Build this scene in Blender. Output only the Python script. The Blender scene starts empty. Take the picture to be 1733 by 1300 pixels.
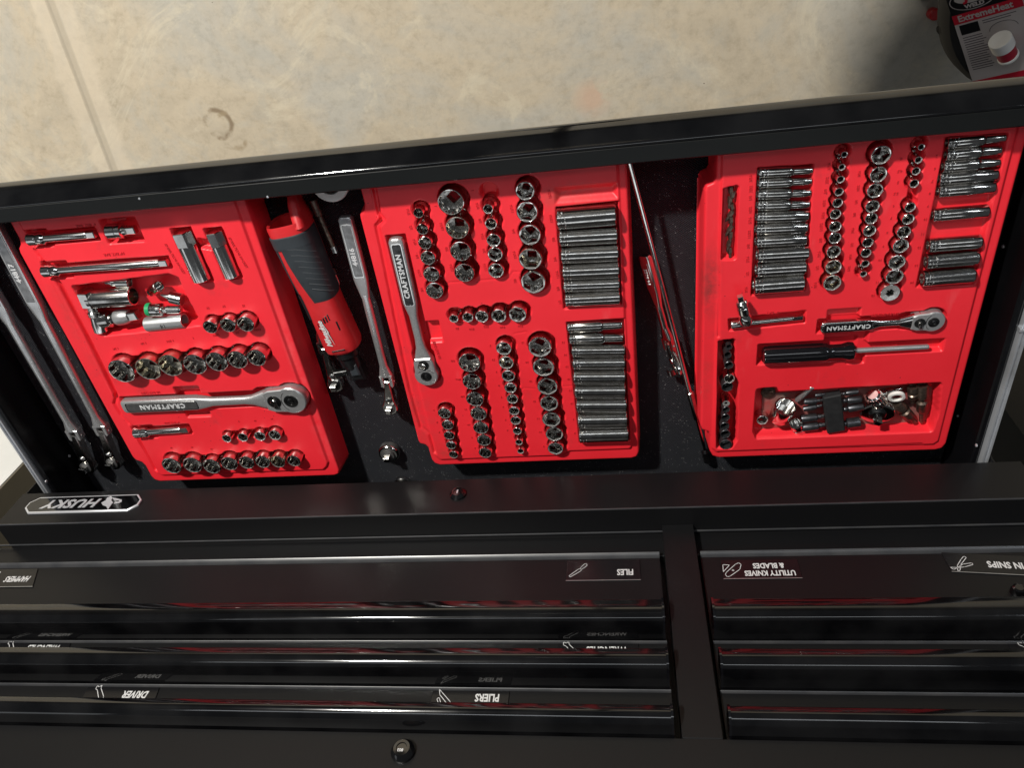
import bpy, math, random
import numpy as np
from mathutils import Matrix, Vector
random.seed(7)
rnd = random.Random(11)
S = bpy.context.scene
COL = S.collection
# ------------------------------------------------------------------ camera
# measured pose: world +X runs along the chest, +Y into the chest, Z up; the picture was taken upside down
RC = np.array([[-0.9872618931852548, 0.12885303933175232, -0.09333192658054452],
               [0.05124101392187669, 0.8128603011425329, 0.5802003872100817],
               [0.1506264012599528, 0.568027310154574, -0.8091085601833881]])
FPX = 1263.2
EYE = np.array([0.0, 0.0, 1.72])
cd = bpy.data.cameras.new('camera'); cam = bpy.data.objects.new('camera', cd); COL.objects.link(cam)
cm = Matrix(((RC[0][0], -RC[1][0], -RC[2][0], EYE[0]), (RC[0][1], -RC[1][1], -RC[2][1], EYE[1]),
             (RC[0][2], -RC[1][2], -RC[2][2], EYE[2]), (0, 0, 0, 1)))
cam.matrix_world = cm
cd.sensor_width = 36; cd.lens = FPX / 1733 * 36; cd.clip_start = .02; cd.clip_end = 60
S.camera = cam
# ------------------------------------------------------------------ world, lamps, exposure
W = bpy.data.worlds.new('World'); S.world = W; W.use_nodes = True
W.node_tree.nodes['Background'].inputs[0].default_value = (.88, .94, 1.0, 1)
W.node_tree.nodes['Background'].inputs[1].default_value = .055
S.view_settings.view_transform = 'Standard'; S.view_settings.look = 'None'
S.view_settings.exposure = 0; S.view_settings.gamma = 1


def aim(o, d):
    o.rotation_euler = Vector(d).to_track_quat('-Z', 'Y').to_euler()


def lamp(name, kind, loc, d, power, col, **k):
    l = bpy.data.lights.new(name, kind); l.energy = power; l.color = col
    for a, b in k.items(): setattr(l, a, b)
    o = bpy.data.objects.new(name, l); o.location = loc; aim(o, d); COL.objects.link(o); return o


lamp('work_lamp', 'SPOT', (1.4, -2.0, 2.7), (-.42, .72, -.62), 620, (1, .965, .90), shadow_soft_size=.09, spot_size=math.radians(125), spot_blend=.4)
lamp('ceiling_lamp', 'AREA', (-2.2, -1.3, 3.0), (.6, .6, -.8), 9, (.86, .92, 1), shape='RECTANGLE', size=1.0, size_y=.12)
lamp('reflection_panel', 'AREA', (.2, 1.7, 3.1), (0, -.25, -1), 9, (.92, .96, 1), shape='RECTANGLE', size=3.0, size_y=.8)  # added panel, mirrors as a lit ceiling in the socket rims
lamp('reflection_panel', 'AREA', (2.9, 1.2, 3.1), (0, -.1, -1), 5.5, (.92, .96, 1), shape='RECTANGLE', size=1.8, size_y=1.5)  # added panel for bright reflections on the left tray's chrome
lamp('reflection_panel', 'AREA', (.4, -1.0, 3.2), (0, .1, -1), 9, (.92, .96, 1), shape='RECTANGLE', size=3.4, size_y=.35)  # added panel giving the chrome bars their soft streaks


def at(px, py, z):
    """point of a horizontal plane at height z that was measured at (px, py) in the photograph"""
    v = RC.T @ np.array([px - 866.5, py - 650, FPX])
    p = EYE + v * (z - EYE[2]) / v[2]
    return Vector(p)


# ------------------------------------------------------------------ materials
def new_mat(name):
    m = bpy.data.materials.new(name); m.use_nodes = True
    return m, m.node_tree.nodes, m.node_tree.links, m.node_tree.nodes['Principled BSDF']


def plain(name, col, rough=.5, metal=0, spec=.5, coat=0, noise=None, bump=None, trans=0):
    m, N, L, b = new_mat(name)
    b.inputs['Base Color'].default_value = (*col, 1)
    b.inputs['Roughness'].default_value = rough
    b.inputs['Metallic'].default_value = metal
    b.inputs['Specular IOR Level'].default_value = spec
    b.inputs['Coat Weight'].default_value = coat
    b.inputs['Coat Roughness'].default_value = .05
    if trans: b.inputs['Transmission Weight'].default_value = trans
    tc = N.new('ShaderNodeTexCoord')
    if noise:                                           # (scale, second colour, roughness swing)
        n = N.new('ShaderNodeTexNoise'); n.inputs['Scale'].default_value = noise[0]; n.inputs['Detail'].default_value = 6
        L.new(tc.outputs['Object'], n.inputs['Vector'])
        r = N.new('ShaderNodeValToRGB'); r.color_ramp.elements[0].position = .38; r.color_ramp.elements[1].position = .66
        r.color_ramp.elements[0].color = (*col, 1); r.color_ramp.elements[1].color = (*noise[1], 1)
        L.new(n.outputs['Fac'], r.inputs['Fac']); L.new(r.outputs['Color'], b.inputs['Base Color'])
        mr = N.new('ShaderNodeMapRange'); mr.inputs['To Min'].default_value = max(rough - noise[2], .02); mr.inputs['To Max'].default_value = rough + noise[2]
        L.new(n.outputs['Fac'], mr.inputs['Value']); L.new(mr.outputs['Result'], b.inputs['Roughness'])
    if bump:                                            # (scale, strength, distance)
        n2 = N.new('ShaderNodeTexNoise'); n2.inputs['Scale'].default_value = bump[0]; n2.inputs['Detail'].default_value = 3
        L.new(tc.outputs['Object'], n2.inputs['Vector'])
        bp = N.new('ShaderNodeBump'); bp.inputs['Strength'].default_value = bump[1]; bp.inputs['Distance'].default_value = bump[2]
        L.new(n2.outputs['Fac'], bp.inputs['Height']); L.new(bp.outputs['Normal'], b.inputs['Normal'])
    return m


M = {}
M['chrome'] = plain('chrome_plate', (.74, .73, .71), .13, 1, noise=(60, (.60, .59, .56), .06))
M['worn'] = plain('worn_chrome', (.60, .585, .56), .16, 1, noise=(90, (.40, .385, .36), .07), bump=(500, .05, .0004))
M['sockfloor'] = plain('shaded_socket_floor', (.42, .41, .39), .28, 1, noise=(300, (.16, .15, .14), .1))  # darker than the chrome, recess shade put into the colour
M['rim'] = plain('highlit_rim', (.78, .77, .75), .22, .80)  # paler and less mirror-like than the chrome, paints in the rim highlight
M['tube'] = plain('drawn_steel', (.66, .665, .67), .27, .82, noise=(40, (.55, .555, .56), .06))
M['brassy'] = plain('tarnished_chrome', (.66, .635, .55), .2, 1, noise=(60, (.52, .49, .40), .06))
M['satin'] = plain('satin_steel', (.50, .505, .51), .36, .72, noise=(40, (.42, .425, .43), .06))
M['cast'] = plain('sandblasted_steel', (.52, .525, .53), .36, .70, noise=(900, (.34, .34, .34), .1), bump=(1500, .5, .0006))
M['darksteel'] = plain('dark_steel', (.10, .10, .10), .33, 1, noise=(200, (.05, .05, .05), .08))
M['impact'] = plain('black_impact_steel', (.16, .165, .175), .33, .9, noise=(150, (.09, .09, .10), .08))
M['bitsteel'] = plain('brown_bit_steel', (.20, .15, .12), .40, .9, noise=(250, (.10, .075, .06), .1))
M['hole'] = plain('drive_hole_shade', (.02, .02, .02), .5)
M['glossblack'] = plain('gloss_black_paint', (.0018, .0018, .0022), .085, 0, .7, .3, noise=(16, (.006, .006, .0065), .05))
M['wallblack'] = plain('drawer_black_paint', (.003, .003, .0035), .22, 0, .35, noise=(9, (.005, .005, .006), .06))
M['powder'] = plain('powder_coated_black', (.0044, .0045, .0052), .42, 0, .34, noise=(3, (.0055, .0054, .0058), .06), bump=(900, .10, .0004))
M['lip'] = plain('edge_highlight_black', (.026, .027, .030), .33, 0, .8, noise=(30, (.038, .038, .040), .06))  # lighter than the body black: edge highlight put into the colour
M['chuck'] = plain('worn_chuck_steel', (.17, .17, .165), .42, .65, noise=(200, (.10, .10, .10), .1), bump=(900, .3, .0005))
M['redmark'] = plain('grimed_shaded_lettering', (.50, .012, .020), .5)  # darker than the tray red: grime plus the letters' relief shading
M['panelgrey'] = plain('dull_steel_panel', (.30, .30, .30), .3, .85, noise=(120, (.22, .22, .22), .08))
M['rail'] = plain('satin_black_rail', (.0035, .0042, .0042), .42, 0, .30, noise=(6, (.005, .0056, .0056), .06), bump=(900, .08, .0004))
M['handleplastic'] = plain('black_handle_plastic', (.004, .004, .005), .10, 0, .6, .8)
M['slide'] = plain('zinc_slide', (.66, .68, .72), .28, .65, noise=(12, (.45, .46, .48), .06))
M['print'] = plain('white_print', (.58, .58, .58), .5)
M['printdim'] = plain('raised_steel_lettering', (.72, .73, .74), .35, .35)
M['silver'] = plain('silver_badge_metal', (.60, .61, .64), .30, .45)
M['plate'] = plain('label_magnet', (.006, .006, .007), .25, 0, .5)
M['toolred'] = plain('tool_red_plastic', (.56, .020, .024), .36, 0, .5, noise=(60, (.50, .016, .020), .05), bump=(900, .12, .0004))
M['grip'] = plain('charcoal_rubber', (.030, .036, .042), .5, 0, .4, noise=(60, (.024, .028, .033), .06))
M['gripline'] = plain('charcoal_rubber_edge', (.050, .056, .062), .5)
M['toolblack'] = plain('tool_black_plastic', (.006, .006, .007), .35)
M['green'] = plain('green_band', (.01, .28, .10), .4)
M['white'] = plain('white_plastic', (.80, .79, .76), .45, noise=(30, (.72, .70, .66), .05))
M['whitewall'] = plain('white_panel_paint', (.80, .81, .80), .5, noise=(6, (.74, .75, .74), .05))
M['cardwhite'] = plain('card_white', (.46, .42, .41), .55)
M['cardred'] = plain('card_red', (.50, .01, .03), .45)
M['cardblack'] = plain('card_black', (.008, .008, .010), .4)
M['cardtext'] = plain('card_small_print', (.06, .05, .06), .5)
M['rubberblack'] = plain('black_fabric', (.007, .007, .008), .75, noise=(120, (.012, .012, .013), .1))
M['labelred'] = plain('bottle_label_red', (.38, .01, .03), .35)


ZT_ = .85


def make_red():
    m, N, L, b = new_mat('red_tray_plastic')
    b.inputs['Roughness'].default_value = .42
    b.inputs['Specular IOR Level'].default_value = .45
    tc = N.new('ShaderNodeTexCoord')

    def noise(scale, detail=5, rough=.55):
        n = N.new('ShaderNodeTexNoise'); n.inputs['Scale'].default_value = scale; n.inputs['Detail'].default_value = detail
        n.inputs['Roughness'].default_value = rough; L.new(tc.outputs['Object'], n.inputs['Vector']); return n

    def ramp(src, a, c, ca=(0, 0, 0), cc=(1, 1, 1)):
        r = N.new('ShaderNodeValToRGB'); r.color_ramp.elements[0].position = a; r.color_ramp.elements[1].position = c
        r.color_ramp.elements[0].color = (*ca, 1); r.color_ramp.elements[1].color = (*cc, 1)
        L.new(src.outputs['Fac'], r.inputs['Fac']); return r
    base = ramp(noise(9), .3, .7, (.82, .024, .038), (.76, .020, .031))
    # grime: grey-brown smudges of their own shape
    mx = N.new('ShaderNodeMix'); mx.data_type = 'RGBA'
    g1 = ramp(noise(14, 8, .65), .62, .76); g1.color_ramp.elements[1].color = (.42, .42, .42, 1)
    L.new(g1.outputs['Color'], mx.inputs['Factor']); L.new(base.outputs['Color'], mx.inputs[6]); mx.inputs[7].default_value = (.34, .035, .04, 1)
    # small dark specks
    v = N.new('ShaderNodeTexVoronoi'); v.inputs['Scale'].default_value = 75; L.new(tc.outputs['Object'], v.inputs['Vector'])
    lt = N.new('ShaderNodeMath'); lt.operation = 'LESS_THAN'; lt.inputs[1].default_value = .055; L.new(v.outputs['Distance'], lt.inputs[0])
    sp = noise(7); s2 = N.new('ShaderNodeMath'); s2.operation = 'GREATER_THAN'; s2.inputs[1].default_value = .53; L.new(sp.outputs['Fac'], s2.inputs[0])
    mu = N.new('ShaderNodeMath'); mu.operation = 'MULTIPLY'; L.new(lt.outputs[0], mu.inputs[0]); L.new(s2.outputs[0], mu.inputs[1])
    mx2 = N.new('ShaderNodeMix'); mx2.data_type = 'RGBA'
    L.new(mu.outputs[0], mx2.inputs['Factor']); L.new(mx.outputs[2], mx2.inputs[6]); mx2.inputs[7].default_value = (.16, .01, .015, 1)
    # pale scuffs
    mx3 = N.new('ShaderNodeMix'); mx3.data_type = 'RGBA'
    mp = N.new('ShaderNodeMapping'); mp.inputs['Scale'].default_value = (30, 9, 20); L.new(tc.outputs['Object'], mp.inputs['Vector'])
    n3 = N.new('ShaderNodeTexNoise'); n3.inputs['Scale'].default_value = 1.4; n3.inputs['Detail'].default_value = 8; L.new(mp.outputs['Vector'], n3.inputs['Vector'])
    g3 = ramp(n3, .66, .80); g3.color_ramp.elements[1].color = (.25, .25, .25, 1)
    L.new(g3.outputs['Color'], mx3.inputs['Factor']); L.new(mx2.outputs[2], mx3.inputs[6]); mx3.inputs[7].default_value = (.80, .16, .17, 1)
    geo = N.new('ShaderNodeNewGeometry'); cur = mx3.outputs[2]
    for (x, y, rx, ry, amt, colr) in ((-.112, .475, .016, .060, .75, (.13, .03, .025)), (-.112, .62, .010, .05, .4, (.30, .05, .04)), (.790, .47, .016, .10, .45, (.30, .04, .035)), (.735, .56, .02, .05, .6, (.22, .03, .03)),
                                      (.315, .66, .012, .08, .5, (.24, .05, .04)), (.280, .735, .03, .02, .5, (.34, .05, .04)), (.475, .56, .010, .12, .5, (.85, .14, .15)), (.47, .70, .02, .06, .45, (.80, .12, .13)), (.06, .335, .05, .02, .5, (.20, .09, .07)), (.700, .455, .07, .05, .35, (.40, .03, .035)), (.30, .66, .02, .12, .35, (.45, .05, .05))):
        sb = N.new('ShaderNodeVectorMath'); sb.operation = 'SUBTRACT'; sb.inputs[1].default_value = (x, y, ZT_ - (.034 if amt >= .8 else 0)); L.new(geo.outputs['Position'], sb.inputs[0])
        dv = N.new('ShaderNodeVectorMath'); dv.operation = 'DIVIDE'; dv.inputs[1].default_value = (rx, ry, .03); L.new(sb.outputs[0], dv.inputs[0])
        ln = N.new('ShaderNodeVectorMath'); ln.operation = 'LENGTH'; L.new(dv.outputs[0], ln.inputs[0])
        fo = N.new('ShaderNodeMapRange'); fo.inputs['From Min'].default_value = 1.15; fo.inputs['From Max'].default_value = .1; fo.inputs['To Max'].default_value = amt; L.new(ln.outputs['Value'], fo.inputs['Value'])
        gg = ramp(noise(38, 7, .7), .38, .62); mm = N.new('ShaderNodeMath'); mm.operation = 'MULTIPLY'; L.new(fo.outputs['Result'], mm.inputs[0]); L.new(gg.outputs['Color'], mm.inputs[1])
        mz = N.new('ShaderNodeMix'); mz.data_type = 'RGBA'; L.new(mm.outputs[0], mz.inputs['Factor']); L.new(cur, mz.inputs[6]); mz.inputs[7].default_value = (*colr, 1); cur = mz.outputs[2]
    L.new(cur, b.inputs['Base Color'])
    mr = N.new('ShaderNodeMapRange'); mr.inputs['To Min'].default_value = .32; mr.inputs['To Max'].default_value = .55
    n4 = noise(25); L.new(n4.outputs['Fac'], mr.inputs['Value']); L.new(mr.outputs['Result'], b.inputs['Roughness'])
    bp = N.new('ShaderNodeBump'); bp.inputs['Strength'].default_value = .25; bp.inputs['Distance'].default_value = .0008
    n5 = noise(120, 4); L.new(n5.outputs['Fac'], bp.inputs['Height']); L.new(bp.outputs['Normal'], b.inputs['Normal'])
    return m


M['red'] = make_red()


def make_liner():
    m, N, L, b = new_mat('ribbed_drawer_liner')
    b.inputs['Roughness'].default_value = .36
    b.inputs['Base Color'].default_value = (.012, .013, .016, 1)
    tc = N.new('ShaderNodeTexCoord')
    mp = N.new('ShaderNodeMapping'); mp.inputs['Rotation'].default_value = (0, 0, .03); L.new(tc.outputs['Object'], mp.inputs['Vector'])
    sx = N.new('ShaderNodeSeparateXYZ'); L.new(mp.outputs['Vector'], sx.inputs[0])

    def wave(sock, period):
        a = N.new('ShaderNodeMath'); a.operation = 'MULTIPLY'; a.inputs[1].default_value = 2 * math.pi / period; L.new(sock, a.inputs[0])
        s = N.new('ShaderNodeMath'); s.operation = 'SINE'; L.new(a.outputs[0], s.inputs[0]); return s
    wx, wy = wave(sx.outputs['X'], .0042), wave(sx.outputs['Y'], .0030)
    pr = N.new('ShaderNodeMath'); pr.operation = 'MULTIPLY'; L.new(wx.outputs[0], pr.inputs[0]); L.new(wy.outputs[0], pr.inputs[1])
    ns = N.new('ShaderNodeTexNoise'); ns.inputs['Scale'].default_value = 420; ns.inputs['Detail'].default_value = 2; L.new(tc.outputs['Object'], ns.inputs['Vector'])
    ad = N.new('ShaderNodeMath'); ad.operation = 'MULTIPLY_ADD'; ad.inputs[1].default_value = 2.2; L.new(ns.outputs['Fac'], ad.inputs[0]); L.new(pr.outputs[0], ad.inputs[2])
    bp = N.new('ShaderNodeBump'); bp.inputs['Strength'].default_value = 1; bp.inputs['Distance'].default_value = .0028
    L.new(ad.outputs[0], bp.inputs['Height']); L.new(bp.outputs['Normal'], b.inputs['Normal'])
    # lint and metal dust on the rubber
    v = N.new('ShaderNodeTexVoronoi'); v.inputs['Scale'].default_value = 260; L.new(tc.outputs['Object'], v.inputs['Vector'])
    lt = N.new('ShaderNodeMath'); lt.operation = 'LESS_THAN'; lt.inputs[1].default_value = .17; L.new(v.outputs['Distance'], lt.inputs[0])
    n2 = N.new('ShaderNodeTexNoise'); n2.inputs['Scale'].default_value = 60; n2.inputs['Detail'].default_value = 4; L.new(tc.outputs['Object'], n2.inputs['Vector'])
    gt = N.new('ShaderNodeMath'); gt.operation = 'GREATER_THAN'; gt.inputs[1].default_value = .50; L.new(n2.outputs['Fac'], gt.inputs[0])
    mu = N.new('ShaderNodeMath'); mu.operation = 'MULTIPLY'; L.new(lt.outputs[0], mu.inputs[0]); L.new(gt.outputs[0], mu.inputs[1])
    mx = N.new('ShaderNodeMix'); mx.data_type = 'RGBA'; L.new(mu.outputs[0], mx.inputs['Factor'])
    mx.inputs[6].default_value = (.026, .029, .036, 1); mx.inputs[7].default_value = (.34, .34, .34, 1)
    L.new(mx.outputs[2], b.inputs['Base Color'])
    return m


M['liner'] = make_liner()


def make_concrete():
    m, N, L, b = new_mat('worn_concrete')
    b.inputs['Roughness'].default_value = .7
    tc = N.new('ShaderNodeTexCoord')

    def noise(scale, detail, rough=.6, dist=0):
        n = N.new('ShaderNodeTexNoise'); n.inputs['Scale'].default_value = scale; n.inputs['Detail'].default_value = detail
        n.inputs['Roughness'].default_value = rough; n.inputs['Distortion'].default_value = dist
        L.new(tc.outputs['Object'], n.inputs['Vector']); return n

    def ramp(src, stops):
        r = N.new('ShaderNodeValToRGB'); e = r.color_ramp.elements
        e[0].position, e[1].position = stops[0][0], stops[-1][0]; e[0].color = (*stops[0][1], 1); e[1].color = (*stops[-1][1], 1)
        for p, c in stops[1:-1]: q = e.new(p); q.color = (*c, 1)
        L.new(src, r.inputs['Fac']); return r

    def mix(fac, a, c, typ='MIX'):
        x = N.new('ShaderNodeMix'); x.data_type = 'RGBA'; x.blend_type = typ
        if isinstance(fac, float): x.inputs['Factor'].default_value = fac
        else: L.new(fac, x.inputs['Factor'])
        for s, v in ((6, a), (7, c)):
            if isinstance(v, tuple): x.inputs[s].default_value = (*v, 1)
            else: L.new(v, x.inputs[s])
        return x.outputs[2]
    big = ramp(noise(1.9, 7, .62, .6).outputs['Fac'], [(.3, (.42, .36, .27)), (.45, (.55, .465, .34)), (.57, (.48, .445, .375)), (.72, (.59, .53, .42))])
    fine = ramp(noise(34, 10, .74, .15).outputs['Fac'], [(.30, (.80, .79, .77)), (.5, (1, 1, 1)), (.7, (1.08, 1.08, 1.08))])
    c = mix(1.0, big.outputs['Color'], fine.outputs['Color'], 'MULTIPLY')
    blot = ramp(noise(6, 8, .7, 1.5).outputs['Fac'], [(.50, (0, 0, 0)), (.70, (.62, .62, .62))])
    c = mix(blot.outputs['Color'], c, (.45, .425, .36))
    blot2 = ramp(noise(3.1, 9, .75, 2.5).outputs['Fac'], [(.52, (0, 0, 0)), (.62, (.55, .55, .55))])
    c = mix(blot2.outputs['Color'], c, (.66, .585, .44))
    fl = ramp(noise(75, 6, .7, 1).outputs['Fac'], [(.60, (0, 0, 0)), (.74, (.5, .5, .5))])
    c = mix(fl.outputs['Color'], c, (.44, .37, .28))
    # pits and grit
    v = N.new('ShaderNodeTexVoronoi'); v.inputs['Scale'].default_value = 17; L.new(tc.outputs['Object'], v.inputs['Vector'])
    nn = noise(70, 3); vv = N.new('ShaderNodeMath'); vv.operation = 'MULTIPLY_ADD'; vv.inputs[1].default_value = .07
    L.new(nn.outputs['Fac'], vv.inputs[0]); L.new(v.outputs['Distance'], vv.inputs[2])
    pit = N.new('ShaderNodeMath'); pit.operation = 'LESS_THAN'; pit.inputs[1].default_value = .055; L.new(vv.outputs[0], pit.inputs[0])
    gm = N.new('ShaderNodeMath'); gm.operation = 'GREATER_THAN'; gm.inputs[1].default_value = .54; L.new(noise(5, 2).outputs['Fac'], gm.inputs[0])
    pm = N.new('ShaderNodeMath'); pm.operation = 'MULTIPLY'; L.new(pit.outputs[0], pm.inputs[0]); L.new(gm.outputs[0], pm.inputs[1]); pit = pm
    c = mix(pit.outputs[0], c, (.12, .095, .07))
    # ring stains left by a can, and the slurry band along the saw cut: marks with a place of their own
    sx = N.new('ShaderNodeSeparateXYZ'); L.new(tc.outputs['Object'], sx.inputs[0])

    def ring(cx, cy, rad, wid, col, gate, c):
        p = N.new('ShaderNodeVectorMath'); p.operation = 'SUBTRACT'; p.inputs[1].default_value = (cx, cy, 0)
        L.new(tc.outputs['Object'], p.inputs[0])
        wob = noise(14, 3); wv = N.new('ShaderNodeMath'); wv.operation = 'MULTIPLY_ADD'; wv.inputs[1].default_value = .020
        ln = N.new('ShaderNodeVectorMath'); ln.operation = 'LENGTH'; L.new(p.outputs[0], ln.inputs[0])
        L.new(wob.outputs['Fac'], wv.inputs[0]); L.new(ln.outputs['Value'], wv.inputs[2])
        d = N.new('ShaderNodeMath'); d.operation = 'SUBTRACT'; d.inputs[1].default_value = rad + .010; L.new(wv.outputs[0], d.inputs[0])
        a = N.new('ShaderNodeMath'); a.operation = 'ABSOLUTE'; L.new(d.outputs[0], a.inputs[0])
        mr = N.new('ShaderNodeMapRange'); mr.inputs['From Min'].default_value = wid; mr.inputs['From Max'].default_value = wid * .3
        L.new(a.outputs[0], mr.inputs['Value'])
        g = ramp(noise(13, 4).outputs['Fac'], [(gate, (0, 0, 0)), (gate + .1, (.85, .85, .85))])
        mu = N.new('ShaderNodeMath'); mu.operation = 'MULTIPLY'; L.new(mr.outputs['Result'], mu.inputs[0]); L.new(g.outputs['Color'], mu.inputs[1])
        return mix(mu.outputs[0], c, col)
    s0 = at(368, 210, 0); c = ring(s0.x, s0.y, .031, .0085, (.22, .155, .09), .40, c)
    s1 = at(392, 222, 0); c = ring(s1.x, s1.y, .040, .009, (.34, .26, .16), .52, c)
    A, B = at(84, 0, 0), at(196, 295, 0)
    nx, ny = -(B.y - A.y), (B.x - A.x); q = math.hypot(nx, ny); nx /= q; ny /= q
    dt = N.new('ShaderNodeVectorMath'); dt.operation = 'DOT_PRODUCT'; dt.inputs[1].default_value = (nx, ny, 0); L.new(tc.outputs['Object'], dt.inputs[0])
    sb = N.new('ShaderNodeMath'); sb.operation = 'SUBTRACT'; sb.inputs[1].default_value = A.x * nx + A.y * ny; L.new(dt.outputs['Value'], sb.inputs[0])
    ab = N.new('ShaderNodeMath'); ab.operation = 'ABSOLUTE'; L.new(sb.outputs[0], ab.inputs[0])
    nz = noise(28, 4); ma = N.new('ShaderNodeMath'); ma.operation = 'MULTIPLY_ADD'; ma.inputs[1].default_value = .05
    L.new(nz.outputs['Fac'], ma.inputs[0]); L.new(ab.outputs[0], ma.inputs[2])
    mr = N.new('ShaderNodeMapRange'); mr.inputs['From Min'].default_value = .082; mr.inputs['From Max'].default_value = .066
    mr.inputs['To Max'].default_value = .5; L.new(ma.outputs[0], mr.inputs['Value'])
    c = mix(mr.outputs['Result'], c, (.68, .58, .44))
    mr2 = N.new('ShaderNodeMapRange'); mr2.inputs['From Min'].default_value = .013; mr2.inputs['From Max'].default_value = .008
    mr2.inputs['To Max'].default_value = .55; L.new(ab.outputs[0], mr2.inputs['Value'])
    c = mix(mr2.outputs['Result'], c, (.38, .33, .25))
    # a rusty smear and grey swirls
    rs = at(1003, 165, 0); c = ring(rs.x, rs.y, .0, .05, (.60, .42, .30), .40, c)
    L.new(c, b.inputs['Base Color'])
    bp = N.new('ShaderNodeBump'); bp.inputs['Strength'].default_value = .35; bp.inputs['Distance'].default_value = .003
    L.new(noise(40, 8, .65).outputs['Fac'], bp.inputs['Height']); L.new(bp.outputs['Normal'], b.inputs['Normal'])
    return m


M['concrete'] = make_concrete()


# ------------------------------------------------------------------ mesh helpers
def unit(v): return Vector(v).normalized()


def frame(o, x, up=(0, 0, 1)):
    """matrix whose local +X runs along x, local +Z close to up"""
    x = unit(x); y = Vector(up).cross(x)
    if y.length < 1e-5: y = Vector((0, 1, 0)).cross(x)
    y.normalize(); z = x.cross(y)
    return Matrix(((x.x, y.x, z.x, o[0]), (x.y, y.y, z.y, o[1]), (x.z, y.z, z.z, o[2]), (0, 0, 0, 1)))


I4 = Matrix.Identity(4)


class MB:
    def __init__(s): s.v = []; s.f = []

    def ring(s, pts, m=I4):
        i = len(s.v); s.v += [tuple(m @ Vector(p)) for p in pts]; return list(range(i, i + len(pts)))

    def bridge(s, a, b):
        n = len(a)
        for k in range(n): s.f.append((a[k], a[(k + 1) % n], b[(k + 1) % n], b[k]))

    def rings(s, R, cap0=True, cap1=True):
        for a, b in zip(R, R[1:]): s.bridge(a, b)
        if cap0: s.f.append(tuple(reversed(R[0])))
        if cap1: s.f.append(tuple(R[-1]))
        return s

    def lathe(s, prof, n=24, m=I4, cap0=True, cap1=True):
        """profile of (distance along +X, radius)"""
        R = [s.ring([(x, r * math.cos(2 * math.pi * k / n), r * math.sin(2 * math.pi * k / n)) for k in range(n)], m) for x, r in prof]
        return s.rings(R, cap0, cap1)

    def loft(s, st, n=20, m=I4, cap0=True, cap1=True):
        """stations (x, half width, half height, y, z, exponent)"""
        R = []
        for x, w, h, y, z, e in st:
            P = []
            for k in range(n):
                t = 2 * math.pi * (k + .5) / n; c, q = math.cos(t), math.sin(t)
                P.append((x, y + w * math.copysign(abs(c) ** (2 / e), c), z + h * math.copysign(abs(q) ** (2 / e), q)))
            R.append(s.ring(P, m))
        return s.rings(R, cap0, cap1)

    def prism(s, poly, z0, z1, m=I4, bev=0):
        a = sum(p[0] * q[1] - q[0] * p[1] for p, q in zip(poly, poly[1:] + poly[:1]))
        if a < 0: poly = poly[::-1]
        R = [s.ring([(x, y, z0) for x, y in poly], m)]
        if bev:
            R.append(s.ring([(x, y, z1 - bev) for x, y in poly], m))
            R.append(s.ring([(x, y, z1) for x, y in inset(poly, bev)], m))
        else: R.append(s.ring([(x, y, z1) for x, y in poly], m))
        return s.rings(R)

    def box(s, lo, hi, m=I4, bev=0):
        return s.prism([(lo[0], lo[1]), (hi[0], lo[1]), (hi[0], hi[1]), (lo[0], hi[1])], lo[2], hi[2], m, bev)

    def tube(s, path, r, n=10, closed=False):
        P = [Vector(p) for p in path]; R = []
        for i, p in enumerate(P):
            d = (P[min(i + 1, len(P) - 1)] - P[max(i - 1, 0)])
            R.append(s.ring([(0, r * math.cos(2 * math.pi * k / n), r * math.sin(2 * math.pi * k / n)) for k in range(n)], frame(p, d)))
        return s.rings(R)

    def add(s, pts, faces, m=I4):
        i = len(s.v); s.v += [tuple(m @ Vector(p)) for p in pts]; s.f += [tuple(i + k for k in f) for f in faces]; return s

    def mesh(s, name, mat, smooth=30):
        me = bpy.data.meshes.new(name); me.from_pydata(s.v, [], s.f); me.update()
        if mat: me.materials.append(mat)
        if smooth:
            me.polygons.foreach_set('use_smooth', [True] * len(me.polygons)); me.set_sharp_from_angle(angle=math.radians(smooth))
        return me

    def obj(s, name, mat, parent=None, smooth=30, label=None, m=None):
        o = bpy.data.objects.new(name, s.mesh(name, mat, smooth)); COL.objects.link(o)
        if parent: o.parent = parent
        if m: o.matrix_local = m
        if label: o['label'] = label
        return o


def inset(poly, d):
    n = len(poly); out = []
    for i in range(n):
        p0, p1, p2 = Vector(poly[i - 1]), Vector(poly[i]), Vector(poly[(i + 1) % n])
        a, b = (p1 - p0), (p2 - p1)
        if a.length < 1e-9 or b.length < 1e-9: out.append(tuple(p1)); continue
        a.normalize(); b.normalize()
        na, nb = Vector((-a.y, a.x)), Vector((-b.y, b.x)); k = na + nb
        if k.length < 1e-6: out.append(tuple(p1)); continue
        k.normalize(); c = max(k.dot(na), .35); q = p1 + k * (d / c); out.append((q.x, q.y))
    return out


def rrect(x0, y0, x1, y1, r, n=4):
    P = []
    for cx, cy, a in ((x1 - r, y1 - r, 0), (x0 + r, y1 - r, 90), (x0 + r, y0 + r, 180), (x1 - r, y0 + r, 270)):
        for k in range(n + 1):
            t = math.radians(a + 90 * k / n); P.append((cx + r * math.cos(t), cy + r * math.sin(t)))
    return P


def circ(cx, cy, r, n=24, a0=0, a1=360):
    full = abs(a1 - a0) >= 360
    return [(cx + r * math.cos(math.radians(a0 + (a1 - a0) * k / (n if full else n - 1))), cy + r * math.sin(math.radians(a0 + (a1 - a0) * k / (n if full else n - 1)))) for k in range(n)]


def tag(o, label, cat=None, group=None, kind=None):
    if label: o['label'] = label
    if cat: o['category'] = cat
    if group: o['group'] = group
    if kind: o['kind'] = kind
    return o


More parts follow.
